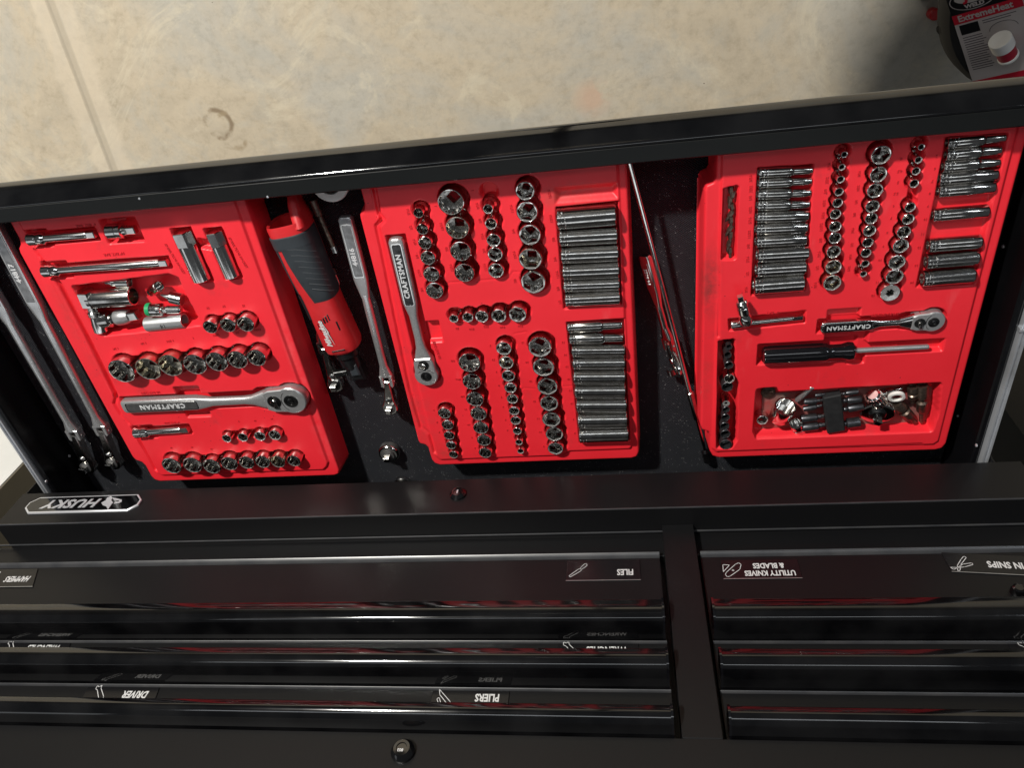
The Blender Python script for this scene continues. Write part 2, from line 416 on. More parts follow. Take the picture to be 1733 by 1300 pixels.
def thing(name, loc, label, cat, group=None, m=None):
    o = bpy.data.objects.new(name, None); COL.objects.link(o); o.empty_display_size = .02
    if m is not None: o.matrix_world = m
    else: o.location = loc
    return tag(o, label, cat, group)


def letters(name, s, size, m, mat, parent=None, extrude=.0003, xs=1, shear=0, bold=0, align='CENTER', world=False):
    c = bpy.data.curves.new('lettering', 'FONT'); c.body = s; c.size = size; c.extrude = extrude; c.shear = shear
    c.offset = bold; c.space_character = 1.14 if s == 'CRAFTSMAN' else 1; c.align_x = align; c.align_y = 'CENTER'; c.resolution_u = 2
    t = bpy.data.objects.new('lettering', c); COL.objects.link(t)
    dg = bpy.context.evaluated_depsgraph_get(); me = bpy.data.meshes.new_from_object(t.evaluated_get(dg))
    bpy.data.objects.remove(t); bpy.data.curves.remove(c)
    me.transform(Matrix.Diagonal((xs, 1, 1, 1))); me.materials.clear(); me.materials.append(mat)
    o = bpy.data.objects.new(name, me); COL.objects.link(o)
    if parent: o.parent = parent
    o.matrix_local = m
    return o


def letters_into(mb, s, size, m, xs=1, extrude=.0004, bold=0):
    c = bpy.data.curves.new('lettering', 'FONT'); c.body = s; c.size = size; c.extrude = extrude; c.offset = bold
    c.align_x = 'CENTER'; c.align_y = 'CENTER'; c.resolution_u = 1
    t = bpy.data.objects.new('lettering', c); COL.objects.link(t)
    dg = bpy.context.evaluated_depsgraph_get(); me = bpy.data.meshes.new_from_object(t.evaluated_get(dg))
    bpy.data.objects.remove(t); bpy.data.curves.remove(c)
    mb.add([(v.co.x * xs, v.co.y, v.co.z) for v in me.vertices], [tuple(p.vertices) for p in me.polygons], m)
    bpy.data.meshes.remove(me)


def T(x, y, z, rz=0): return Matrix.Translation((x, y, z)) @ Matrix.Rotation(rz, 4, 'Z')


ZT, ZF, ZR = .85, .80, .88           # tray tops, drawer floor, drawer rim
YF, YD, ZL = .758, .8045, .9595      # cabinet front plane, top chest front plane, cabinet top
XL, XR = 1.0105, -.4995              # cabinet sides
ORD = ['first', 'second', 'third', 'fourth', 'fifth', 'sixth', 'seventh', 'eighth', 'ninth', 'tenth', 'eleventh', 'twelfth']
YZX = Matrix(((0, 0, 1, 0), (1, 0, 0, 0), (0, 1, 0, 0), (0, 0, 0, 1)))   # local (a, b, c) -> world X=c, Y=a, Z=b
FACE = Matrix.Rotation(math.radians(90), 4, 'X')                         # local XY -> world XZ, facing -Y


def spline(P, k=4):
    out = []
    for i in range(len(P) - 1):
        p0, p1, p2, p3 = P[max(i - 1, 0)], P[i], P[i + 1], P[min(i + 2, len(P) - 1)]
        for j in range(k):
            t = j / k
            out.append(tuple(.5 * ((2 * p1[a]) + (-p0[a] + p2[a]) * t + (2 * p0[a] - 5 * p1[a] + 4 * p2[a] - p3[a]) * t * t + (-p0[a] + 3 * p1[a] - 3 * p2[a] + p3[a]) * t ** 3) for a in (0, 1)))
    return out + [P[-1]]


def vert(x, y, z): return frame((x, y, z), (0, 0, 1), (0, 1, 0))     # lathe axis upright


# ------------------------------------------------------------------ garage floor
def floor():
    A, B = at(84, 0, 0), at(196, 295, 0)
    d = (B - A).normalized(); n = Vector((-d.y, d.x, 0)); mb = MB(); R = []
    for o, z in ((-9, 0), (-.0120, 0), (-.0050, -.0035), (.0050, -.0050), (.0080, 0), (9, 0)):
        R.append(mb.ring([A - d * 9 + n * o + Vector((0, 0, z)), A + d * 9 + n * o + Vector((0, 0, z))]))
    for a, b in zip(R, R[1:]): mb.f.append((a[0], a[1], b[1], b[0]))
    o = mb.obj('floor', M['concrete'], smooth=0)
    if o.data.polygons[0].normal.z < 0: o.data.flip_normals()
    tag(o, 'tan concrete floor with a saw cut joint', kind='structure')


floor()
p = at(27, 794, .45)
wb = MB().box((p.x, p.y, 0), (p.x + 1.2, p.y + .5, 1.15), bev=.004).obj('white_cabinet', M['whitewall'])
tag(wb, 'white painted cabinet standing beyond the drawer at the left edge', 'cabinet')
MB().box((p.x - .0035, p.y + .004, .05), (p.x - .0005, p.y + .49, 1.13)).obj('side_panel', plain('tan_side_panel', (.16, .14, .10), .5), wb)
p = at(1700, 692, .35)
bb = MB().box((p.x - .9, p.y, .02), (p.x, p.y + .25, .62), bev=.02).obj('black_box', M['powder'])
tag(bb, 'black box on the floor past the drawer at the right edge', 'box')

# ------------------------------------------------------------------ rolling cabinet
cab = thing('rolling_cabinet', (.2555, YF, 0), 'wide black rolling tool cabinet with its top drawer pulled open and a silver name badge', 'tool cabinet')
OC = Vector((-.2555, -YF, 0))


def cpart(mb, name, mat, parent=None, **k):
    mb.v = [(x + OC.x, y + OC.y, z) for x, y, z in mb.v]; return mb.obj(name, mat, parent or cab, **k)


front = MB()
front.prism([(0, .888), (0, ZL - .002), (.002, ZL), (YD - YF + .3, ZL), (YD - YF + .3, ZL - .002), (.004, ZL - .0035), (.002, .888)], XR - .030, XL, Matrix.Translation((0, YF, 0)) @ YZX)
cpart(front, 'top_frame', M['powder'])
cpart(MB().tube([(XR - .029, YF + .0006, ZL - .0006), (XL - .001, YF + .0006, ZL - .0006)], .0013, 8), 'highlight_bead', M['lip'])  # added bead, its paler colour draws the edge highlight
cpart(MB().tube([(XR - .06, YD - .0005, ZL + .0008), (XL + .06, YD - .0005, ZL + .0008)], .0015, 8), 'highlight_bead', M['lip'])  # second added bead, pale for the highlight along the chest foot
cpart(MB().box((XR, YF + .003, .12), (XR + .002, YF + .50, ZL - .004)), 'side_panel', M['powder'])
cpart(MB().box((XL - .002, YF + .003, .12), (XL, YF + .50, ZL - .004)), 'side_panel', M['powder'])
cpart(MB().box((XR + .0025, YF + .48, .12), (XL - .0025, YF + .49, ZL - .005)), 'back_panel', M['powder'])
for k, (z0, z1) in enumerate(((.12, .40), (.405, .60), (.605, .755))):
    cpart(MB().box((XR + .03, YF - .001, z0), (XL - .03, YF + .02, z1), bev=.001), 'closed_drawer_front', M['powder'])
# lock
lk = MB().lathe([(0, .0125), (.003, .0125), (.006, .0095), (.007, .0085), (.0072, .006), (.006, .0055)], 24, frame((.256 + OC.x, 0, .921), (0, -1, 0))).obj('lock', M['glossblack'], cab)
MB().box((-.0011, -.0035, 0), (.0011, .0035, .0004), Matrix.Translation((.256 + OC.x, -.0066, .921)) @ FACE).obj('keyhole', M['silver'], lk)
# badge
bx0, bx1, bz0, bz1 = .777, .980, .9010, .9375
poly = [(bx0, .909), (bx0 + .012, bz0), (bx1 - .001, bz0), (bx1 + .004, .907), (bx1 - .008, bz1 - .001), (bx1 - .018, bz1), (bx0 + .014, bz1), (bx0, bz1 - .011)]
poly = [(bx0, .9135), (bx0 + .0125, bz0), (bx1 - .013, bz0), (bx1, bz0 + .012), (bx1, bz1 - .012), (bx1 - .013, bz1), (bx0 + .013, bz1), (bx0, bz1 - .012)]
bm = Matrix.Translation((OC.x, 0, 0)) @ FACE
bd = MB().prism(poly, .0003, .0034, bm, .0008).obj('badge', M['silver'], cab)
MB().prism(inset(poly, .0028), .0034, .0037, bm).obj('badge_panel', M['glossblack'], bd)
letters('badge_lettering', 'HUSKY', .0255, Matrix.Translation((OC.x + .896, -.0040, .9185)) @ FACE, M['silver'], bd, .0004, 1.20, .25, .0007)


def face_px(x, y, Y):
    v = RC.T @ np.array([x / 3.939 - 866.5, 800 + y / 3.939 - 650, FPX]); q = EYE + v * (Y - EYE[1]) / v[1]
    return (q[0], q[2])


for shape in ([(683, 214), (712, 198), (722, 180), (748, 170), (757, 182), (748, 196), (762, 214), (752, 222), (740, 240), (726, 260), (716, 238), (692, 230)],
              [(756, 180), (790, 186), (820, 194), (818, 207), (800, 216), (766, 220), (774, 210), (800, 206), (802, 199), (768, 196)]):
    MB().prism([face_px(x, y, YF) for x, y in shape], .0037, .0043, bm, 0).obj('badge_emblem', M['silver'], bd)

# ------------------------------------------------------------------ the open drawer (part of the cabinet)
WL, WR = .966, -.474          # inner faces of the drawer walls
YI = .2945                     # inner face of the drawer front
dr = cpart(MB().box((WR, YI, ZF - .006), (WL, YF + .10, ZF - .003)), 'open_drawer', M['wallblack'])


def dpart(mb, name, mat, **k): return cpart(mb, name, mat, dr, **k)


dpart(MB().box((WR + .002, YI + .002, ZF - .003), (WL - .002, YF + .095, ZF), bev=.0005), 'ribbed_liner', M['liner'])
dpart(MB().box((WL, YI, ZF - .02), (WL + .009, YF + .10, .872), bev=.002), 'side_wall', M['wallblack'])
dpart(MB().box((WR - .009, YI, ZF - .02), (WR, YF + .10, .872), bev=.002), 'side_wall', M['wallblack'])
dpart(MB().box((WR, YF + .10, ZF - .02), (WL, YF + .105, .87)), 'back_wall', M['wallblack'])
dpart(MB().box((XR, YI - .0205, ZF - .03), (XL, YI, ZR), bev=.0015), 'front_rail', M['rail'])
hp = spline([(0, 0), (-.002, -.0003), (-.0042, -.0018), (-.008, -.006), (-.013, -.012), (-.018, -.019), (-.0212, -.027), (-.0218, -.034), (-.019, -.041), (-.016, -.042)], 4)
dpart(MB().prism(hp + [(-.0155, -.036), (0, -.030)], XR - .004, XL + .004, Matrix.Translation((0, YI - .0206, ZR)) @ YZX), 'handle', M['glossblack'], smooth=40)
for sx, sg in ((WL + .0115, 1), (WR - .0115, -1)):           # telescoping slides
    for a, b, w, y0, y1, nm in ((0, .013, .0, YI + .02, YF + .03, 'slide'),):
        x0, x1 = (sx, sx + sg * .0125)
        lo, hi = min(x0, x1), max(x0, x1)
        c = (lo + hi) / 2
        prof = [(lo, .832), (lo, .870), (lo + .002, .874), (lo + .0045, .874), (lo + .0050, .871), (hi - .0050, .871), (hi - .0045, .874), (hi - .002, .874), (hi, .870), (hi, .832)]
        m = MB(); R = []
        for yy in (.55 if sg < 0 else YI + .02, YF + .06): R.append(m.ring([(q[0], yy, q[1]) for q in prof]))
        m.rings(R); dpart(m, 'slide', M['slide'])
        m = MB(); R = []
        for yy in (YI + .02, .555): R.append(m.ring([(c + (q[0] - c) * .72, yy, q[1] - .003) for q in prof]))
        if sg < 0:
            m.rings(R); dpart(m, 'inner_slide', M['slide'])
            dpart(MB().box((lo - .001, .5495, .85), (hi + .001, .5545, .8765), bev=.001), 'slide_stop', M['slide'])
for (px, py, X) in ((78, 815, WL), (117, 772, WL), (150, 766, WL), (1621, 704, WR), (1653, 754, WR), (1698, 417, WR)):
    v = RC.T @ np.array([px - 866.5, py - 650, FPX]); t = X / v[0]; q = EYE + v * t
    dpart(MB().lathe([(0, .0026), (.0012, .0024), (.0018, .0012)], 12, frame((X, q[1], q[2]), (-1 if X > 0 else 1, 0, 0))), 'rivet', M['slide'])
for px, py in ((236, 336), (453, 333)):
    q = at(px, py, ZR); dpart(MB().lathe([(-.001, .0016), (.0006, .0014), (.001, .0006)], 10, vert(q.x, q.y, ZR)), 'rivet', M['slide'])

# ------------------------------------------------------------------ top chest
chest = thing('top_chest', (.2555, YD, ZL), 'black top chest of shallow labelled drawers with curved gloss handles', 'tool chest')
OH = Vector((-.2555, -YD, -ZL))


def hpart(mb, name, mat, parent=None, **k):
    mb.v = [(x + OH.x, y + OH.y, z + OH.z) for x, y, z in mb.v]; return mb.obj(name, mat, parent or chest, **k)


CL, CR = XL + .08, XR - .075
hpart(MB().box((CR, YD + .006, ZL), (CL, YD + .02, 1.0), bev=.001), 'bottom_rail', M['powder'])
hpart(MB().box((-.0830, YD - .013, ZL + .0005), (-.0405, YD + .02, 1.2738), bev=.0012), 'centre_post', M['powder'])
hpart(MB().box((CR, YD - .0135, 1.2745), (CL, YD + .02, 1.46), bev=.0015), 'top_rail', M['powder'])
hpart(MB().box((CR, YD - .012, ZL + .0005), (CR + .012, YD + .02, 1.274), bev=.001), 'side_post', M['powder'])
hpart(MB().box((CL - .012, YD - .012, ZL + .0005), (CL, YD + .02, 1.274), bev=.001), 'side_post', M['powder'])
hpart(MB().box((CR, YD + .0205, ZL + .0005), (CL, YD + .45, 1.459)), 'body', M['powder'])
lk = MB().lathe([(0, .0135), (.004, .0135), (.008, .011), (.010, .0092), (.0102, .006), (.009, .0055)], 28, frame((.266 + OH.x, -.0135, 1.2965 + OH.z), (0, -1, 0))).obj('lock', M['glossblack'], chest)
letters('lock_number', '803', .0046, Matrix.Translation((.2665 + OH.x, -.0240, 1.2995 + OH.z)) @ FACE, M['print'], lk, .0002, 1, 0, .0001)
def handle_profile(low):
    """(depth, height) below the top of the pull; low = height of the rolled lower lip"""
    k = low / .030
    return spline([(0, .0002), (-.009, -.0010), (-.019, -.0030), (-.0255, -.0047), (-.0300, -.0065), (-.0338, -.0096), (-.0362, -.0138 * k ** .5), (-.0375, -.0188 * k), (-.0372, -.0235 * k), (-.0358, -.0288 * k), (-.0342, -.0300 * k)], 4)


ROWS = ((1.2738, 1.2085, .0255), (1.2068, 1.1425, .0300), (1.1412, 1.0015, .0352))     # (handle top, lower edge of the front, handle height)
dfronts = {}
for bank, (x0, x1) in enumerate(((-.0335, CL - .014), (CR + .014, -.0885))):
    for row, (zr, zb, low) in enumerate(ROWS):
        HPROF = handle_profile(low); HIN = [(-.0330, -low + .002), (-.0335, -.020), (-.030, -.0125), (-.022, -.0075), (0, -.005)]
        m = MB(); m.box((x0, YD + .001, zb), (x1, YD + .02, zr - .0004), bev=.0006)
        d = hpart(m, 'drawer', M['powder']); dfronts[bank, row] = d
        ls = 1 if row == 2 else .42
        hpart(MB().prism([(u * ls, zb + (w_ - zb) * ls) for u, w_ in [(0, zb + .0002), (-.0060, zb + .0004), (-.0066, zb + .0014), (-.0058, zb + .0026), (-.0030, zb + .0050), (0, zb + .0068)]], x0, x1, Matrix.Translation((0, YD + .001, 0)) @ YZX), 'lower_lip', M['lip'], d, smooth=60)
        hpart(MB().prism(HPROF + HIN, x0 + .004, x1 - .004, Matrix.Translation((0, YD + .0005, zr)) @ YZX), 'handle', M['glossblack'], d, smooth=45)
        big = [(a * 1.03 - .0004, b * 1.04) for a, b in HPROF] + [(-.0015, -low * .9), (0, -.0005)]
        for ex in (x0 + .0012, x1 - .0040):
            hpart(MB().prism(big, ex, ex + .0027, Matrix.Translation((0, YD + .0005, zr)) @ YZX), 'handle_end_cap', M['handleplastic'], d, smooth=45)


def plate(bank, row, x0, x1, z0, z1, txt, size, tx, tz, xs=.74, shear=0, slant=0, icon=None, ix=0, iz=0, s=1, tilt=0, dx0=0):
    """label magnet: x0 < x1 in world X (x1 is the photograph's left end)"""
    d = dfronts[bank, row]; cx, cz = (x0 + x1) / 2, (z0 + z1) / 2
    m = Matrix.Translation((cx + OH.x, .0008, cz + OH.z)) @ Matrix.Rotation(tilt, 4, 'Y') @ FACE
    w, h = (x1 - x0) / 2, (z1 - z0) / 2
    q = [(-w, -h), (w, -h), (w, h), (-w, h)]
    q[0 if slant > 0 else 3] = (-w + abs(slant), q[0 if slant > 0 else 3][1])
    if dx0: q[2] = (w - dx0, h)
    MB().prism(q, 0, .0012, m, .0003).obj('label_magnet', M['plate'], d)
    # pale strip that paints the highlight on the upward edge
    MB().prism([(q[3][0], h - .0006), (q[2][0], h - .0006), (q[2][0], h + .0002), (q[3][0], h + .0002)], .0011, .0014, m).obj('label_edge_highlight', M['satin'], d)
    for k, t in enumerate(txt if isinstance(txt, (list, tuple)) else [txt]):
        letters('label_lettering', t, size, m @ T(tx - cx, tz - cz - k * size * 1.05, .0014), M['print'], d, .0001, xs, shear, size * (.03 if xs > .75 or xs < .6 else .022))
    if icon:
        mb = MB()
        for loop in icon:
            pts = [((ix - cx) + a * s, (iz - cz) + b * s, .0015) for a, b in loop]
            for a, b in zip(pts, pts[1:] + pts[:1]):
                if (Vector(a) - Vector(b)).length > 1e-6:
                    dd = (Vector(b) - Vector(a)).normalized() * .0004; nn = Vector((-dd.y, dd.x, 0))
                    A, B = Vector(a) - dd, Vector(b) + dd
                    mb.add([A + nn, A - nn, B - nn, B + nn], [(0, 1, 2, 3)], m)
        mb.obj('label_picture', M['print'], d, smooth=0)


q = EYE + (lambda v: v * ((YD - EYE[1]) / v[1]))(RC.T @ np.array([1722 - 866.5, 1003 - 650, FPX]))
MB().lathe([(0, .0085), (.004, .0085), (.009, .0070), (.0105, .0045)], 24, frame((q[0] + OH.x, .001, q[2] + OH.z), (0, -1, 0))).obj('knob', M['glossblack'], dfronts[1, 2])
FILEI = [[(-13, -9), (-10, -11), (4, 0), (6, 3), (3, 5), (-1, 2)], [(5, 2), (8, 4), (9, 3), (15, 8), (15, 11), (12, 11), (7, 6), (4, 5)]]
FILEI = [[(-13, 10), (-11, 12), (4, 1), (5, -1), (3, -3), (0, -2)], [(4, -1), (6, -3), (9, -5), (13, -9), (12, -12), (9, -12), (5, -7), (3, -4)]]
FILEI = [[(-a, b) for a, b in l] for l in FILEI]
KNIFE = [[(10, 13), (6, 12), (-9, 0), (-12, -9), (-9, -12), (-4, -9), (10, 5), (12, 9)], [(14, 4), (4, -8), (13, -9)], [(0, 0), (2, 1), (1, 3), (-1, 2)]]
SNIP = [[(16, 8), (13, 12), (8, 9), (-2, 1), (-14, -2), (-15, 1), (-3, 6), (6, 8)], [(8, 14), (5, 13), (1, 2), (-10, -12), (-7, -14), (-2, -8), (6, 4)]]
HAMMER = [[(-12, -10), (-10, -12), (6, 4), (4, 6)], [(2, 10), (10, 2), (13, 6), (6, 12)]]
WRENCH = [[(-8, 10), (-4, 12), (8, -4), (12, -6), (12, -11), (8, -9), (5, -12), (4, -7), (-8, 6)]]
PLIER = [[(-10, 12), (-7, 12), (6, -2), (8, -10), (4, -6), (-10, 8)], [(2, 12), (5, 12), (9, 4), (6, 2)]]
plate(0, 2, -.0065, .0945, 1.0115, 1.0470, 'FILES', .0140, .014, 1.0330, icon=FILEI, ix=.078, iz=1.0295, s=.00095)
plate(0, 2, .9095, 1.0200, 1.0110, 1.0465, 'HAMMERS', .0150, .946, 1.0310, xs=.62, shear=.2, slant=.015, icon=HAMMER, ix=.996, iz=1.027, s=.0009)
plate(1, 2, -.2135, -.1140, 1.0150, 1.0470, ['UTILITY KNIVES', '& BLADES'], .0118, -.1745, 1.0378, xs=.78, icon=KNIFE, ix=-.1285, iz=1.0315, s=.00095)
plate(1, 2, -.5060, -.3935, 1.0120, 1.0440, 'TIN SNIPS', .0140, -.466, 1.0285, xs=.78, icon=SNIP, ix=-.412, iz=1.030, s=.0009, tilt=math.radians(5), dx0=.004)
plate(0, 1, .7730, .8900, 1.1460, 1.1860, 'WRENCHES', .0135, .818, 1.1540, xs=.70, shear=.2, slant=.008, icon=WRENCH, ix=.868, iz=1.153, s=.0009)
plate(0, 1, .0010, .1010, 1.1460, 1.1860, 'WRENCHES', .0135, .040, 1.1550, xs=.70, icon=WRENCH, ix=.083, iz=1.154, s=.0009)
plate(0, 0, .6060, .7130, 1.2125, 1.2560, 'DRIVER', .0135, .640, 1.2225, xs=.78, shear=.2, slant=.006, icon=WRENCH, ix=.690, iz=1.221, s=.0009)
plate(0, 0, .1560, .2500, 1.2125, 1.2560, 'PLIERS', .0135, .182, 1.2210, xs=.78, icon=PLIER, ix=.235, iz=1.220, s=.0009)
plate(1, 1, -.4950, -.4180, 1.1460, 1.1860, '', .0125, -.46, 1.1665, icon=WRENCH, ix=-.440, iz=1.153, s=.0009)


# ------------------------------------------------------------------ red trays: moulded shells with real pockets
def sd_poly(X, Y, P):
    d = np.full(X.shape, 1e9); s = np.ones(X.shape)
    n = len(P)
    for i in range(n):
        ax, ay = P[i]; bx, by = P[i - 1]
        ex, ey = bx - ax, by - ay; wx, wy = X - ax, Y - ay
        t = np.clip((wx * ex + wy * ey) / (ex * ex + ey * ey + 1e-18), 0, 1)
        qx, qy = wx - ex * t, wy - ey * t; d = np.minimum(d, qx * qx + qy * qy)
        c1, c2, c3 = Y >= ay, Y < by, ex * wy > ey * wx
        f = (c1 & c2 & c3) | (~c1 & ~c2 & ~c3); s = np.where(f, -s, s)
    return s * np.sqrt(d)


def sd(X, Y, p):
    k = p[0]
    if k == 'c': return np.hypot(X - p[1], Y - p[2]) - p[3]
    if k == 's':
        ax, ay, bx, by, r = p[1:6]; ex, ey = bx - ax, by - ay; wx, wy = X - ax, Y - ay
        t = np.clip((wx * ex + wy * ey) / (ex * ex + ey * ey + 1e-12), 0, 1)
        return np.hypot(wx - ex * t, wy - ey * t) - r
    if k == 'p': return sd_poly(X, Y, p[1]) - p[2]


STEP = .0013


def tray(outline, plat, prims, label, group, marks, low=.0035):
    """prims: (kind..., depth, wall width); plat: outline of the raised platform"""
    xs = [q[0] for q in outline]; ys = [q[1] for q in outline]
    x0, x1, y0, y1 = min(xs) - .006, max(xs) + .006, min(ys) - .006, max(ys) + .006
    cx, cy = (x0 + x1) / 2, (y0 + y1) / 2
    nx, ny = int((x1 - x0) / STEP) + 1, int((y1 - y0) / STEP) + 1
    X, Y = np.meshgrid(x0 + np.arange(nx) * STEP, y0 + np.arange(ny) * STEP)
    dO = sd_poly(X, Y, outline)
    sm = lambda t: (lambda u: u * u * (3 - 2 * u))(np.clip(t, 0, 1))
    h = -low * (1 - sm(-sd_poly(X, Y, plat) / .0035 + .5))
    for p in prims:
        dep, w = p[-2], p[-1]
        lo = -dep * sm(-sd(X, Y, p) / w + .2)
        h = np.where(lo < -1e-6, np.minimum(h, np.where(dep > 0, lo, h)), h) if dep > 0 else h + lo
    rr = .003
    e = np.clip((dO + rr) / rr, 0, 1); h = h - rr * (1 - np.sqrt(np.clip(1 - e * e, 0, 1)))
    h = np.where(dO > 0, np.minimum(h, -rr - (.047 - rr) * np.clip(dO / .0028, 0, 1)), h)
    co = np.stack([X - cx, Y - cy, h + (ZT - ZF)], -1).reshape(-1, 3)
    keep = dO.reshape(-1) < .0045
    idx = np.arange(nx * ny).reshape(ny, nx)
    q = np.stack([idx[:-1, :-1], idx[:-1, 1:], idx[1:, 1:], idx[1:, :-1]], -1).reshape(-1, 4)
    q = q[keep[q].all(1)]
    used = np.zeros(nx * ny, bool); used[q.reshape(-1)] = True
    remap = np.cumsum(used) - 1; co = co[used]; q = remap[q]
    me = bpy.data.meshes.new('tray_shell')
    me.vertices.add(len(co)); me.vertices.foreach_set('co', co.astype(np.float32).reshape(-1))
    me.loops.add(q.size); me.loops.foreach_set('vertex_index', q.reshape(-1).astype(np.int32))
    me.polygons.add(len(q)); me.polygons.foreach_set('loop_start', np.arange(0, q.size, 4, dtype=np.int32))
    me.polygons.foreach_set('use_smooth', np.ones(len(q), bool)); me.update(calc_edges=True); me.validate()
    me.materials.append(M['red'])
    t = thing('socket_tray', (cx, cy, ZF), label, 'socket tray', group)
    o = bpy.data.objects.new('tray_shell', me); COL.objects.link(o); o.parent = t
    mb = MB()
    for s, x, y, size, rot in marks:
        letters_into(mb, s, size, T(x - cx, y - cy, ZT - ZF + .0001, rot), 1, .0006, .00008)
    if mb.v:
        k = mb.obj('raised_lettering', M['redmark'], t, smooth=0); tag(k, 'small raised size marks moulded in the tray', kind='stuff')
    return t


def socket_mesh(r, H, kind, rb, mat, name='socket'):
    n = 48
    def rad(th, a, kd):
        d = math.degrees(th)
        if kd == 6: return a / math.cos(math.radians(((d + 30) % 60) - 30))
        if kd == 12:
            return max(a / math.cos(math.radians(((d + 30) % 60) - 30)), a / math.cos(math.radians((d % 60) - 30)))
        if kd == 'star': return a * (1.07 + .13 * math.cos(6 * th))
        if kd == 4: return a / math.cos(math.radians(((d + 45) % 90) - 45))
        return a
    mb = MB()
    def ring(z, f, up=0):
        return mb.ring([(f(2 * math.pi * k / n) * math.cos(2 * math.pi * k / n), f(2 * math.pi * k / n) * math.sin(2 * math.pi * k / n), z) for k in range(n)])
    C = lambda a: (lambda th: a)
    step = rb > r * 1.04
    out = [(0, rb * .80), (0, rb * .9), (.001, rb), (.0052, rb), (.0055, rb * .965), (.0066, rb * .965), (.007, rb)]
    if step: out += [(H * .40, rb), (H * .50, r), (H - .0010, r), (H, r * .94)]
    else: out += [(H * .42, rb), (H * .45, r * .985), (H - .0010, r), (H - .0003, r * .975), (H, r * .93)]
    R = [ring(z, C(a)) for z, a in out]
    wall = max(r * .105, .0009); ai = (r - wall) * (math.cos(math.radians(30)) if kind == 6 else math.cos(math.radians(16)) if kind == 12 else .80)
    if kind == 'plug': ai = r * .38
    kd = 'star' if kind in ('star', 'plug') else kind
    R.append(ring(H - .0003, lambda th: min(rad(th, ai, kd) * 1.05, r * .92)))
    R.append(ring(H - .0016, lambda th: rad(th, ai, kd)))
    dep = H * .54
    R.append(ring(H - dep, lambda th: rad(th, ai, kd)))
    R.append(ring(H - dep - .0015, C(ai * .80)))
    sq = min(rb * .42, ai * .6)
    R.append(ring(H - dep - .0018, lambda th: rad(th, sq, 4)))
    R.append(ring(0, lambda th: rad(th, sq, 4)))
    for a, b in zip(R, R[1:]): mb.bridge(a, b)
    mb.bridge(R[-1], R[0])
    me = mb.mesh(name, mat, 25); dark = mat == M['impact']; me.materials.append(M['darksteel'] if dark else M['sockfloor']); me.materials.append(mat if dark else M['rim'])
    no = len(out)
    for i in range(n):
        for k, mi in ((no - 1, 2), (no, 2), (no + 2, 1), (no + 3, 1), (no + 4, 1)): me.polygons[k * n + i].material_index = mi
    return me


SOCK = {}


SHIFT = [0, 0, .0022]


def upright(px, py, rpx, H, prot, kind, rb, label, group, pockets, mat='chrome', name='socket'):
    zr = ZT + prot
    c = at(px, py, zr); a, b = at(px - rpx, py, zr), at(px + rpx, py, zr)
    r = round((a - b).length / 2 * .985 * 4000) / 4000
    key = (r, H, kind, rb, mat)
    if key not in SOCK: SOCK[key] = socket_mesh(r, H, kind, max(rb, r * .97), M[mat], name)
    o = bpy.data.objects.new(name, SOCK[key]); COL.objects.link(o)
    o.location = (c.x, c.y, zr - H + .0003); o.rotation_euler = (rnd.gauss(0, .018), rnd.gauss(0, .018), rnd.random() * 6.28)
    tag(o, label, 'socket', group)
    R = max(r, rb) + SHIFT[2]; c = Vector((c.x + SHIFT[0], c.y + SHIFT[1], c.z))
    pockets.append(('c', c.x, c.y, R, H - prot, .0022))
    return c, R


def column(pts, H, prot, kind, rb, where, group, pockets, word='top', mat='chrome', link=True, mats=None, kinds=None, side='down'):
    prev = None
    big = max(q[2] for q in pts)
    for i, (px, py, r) in enumerate(pts):
        n = len(pts)
        o = 'lowest' if (i == n - 1 and side == 'down') else 'rightmost' if i == n - 1 else ('topmost' if side == 'down' else 'leftmost') if i == 0 else ORD[i]
        if i in (0, n - 1): lab = f'{o} chrome socket in the {where}'
        else: lab = f'chrome socket, {o} from the {"top" if side == "down" else "left"} in the {where}'
        mt = mats.get(i, mat) if mats else mat
        if mt == 'brassy': lab = lab.replace('chrome', 'yellowed chrome')
        kd = kinds.get(i, kind) if kinds else kind
        c, R = upright(px, py, r, H, prot, kd, rb, lab, group, pockets, mt)
        if prev and link:
            pr = min(R, prev[1]) * .72
            pockets.append(('s', prev[0].x, prev[0].y, c.x, c.y, pr, H - prot, .0022))
        prev = (c, R)


def lying(mb, L, r, m, stepped=False):
    p = [(.004, r * .55), (0, r * .62), (0, r * .92), (.0008, r), (.0045, r), (.0049, r * .965), (.0056, r * .965), (.006, r), (.0085, r), (.0088, r * .975), (.0094, r * .975), (.0098, r)]
    if stepped: p += [(L * .60, r), (L * .63, r * .92), (L * .66, r * .74), (L - .001, r * .74), (L, r * .68), (L, r * .5), (L - .004, r * .45)]
    else: p += [(L - .001, r), (L, r * .93), (L, r * .78), (L - .006, r * .72)]
    mb.lathe(p, 32, m)
    return mb


def scribble(mb, L, r, m, n=4):
    """tiny engraved-and-inked marks standing in rings near the drive end"""
    for k in range(n * 4):
        x = .0015 + (k % 3) * .0042 + rnd.random() * .0012; t = rnd.uniform(-1.0, 1.0)
        q = m @ Matrix.Rotation(t, 4, 'X') @ Matrix.Translation((x, 0, r + .00005))
        w, h = rnd.uniform(.0002, .0005), rnd.uniform(.0003, .0006)
        mb.add([(-w, -h, 0), (w, -h, 0), (w, h, 0), (-w, h, 0)], [(0, 1, 2, 3)], q)


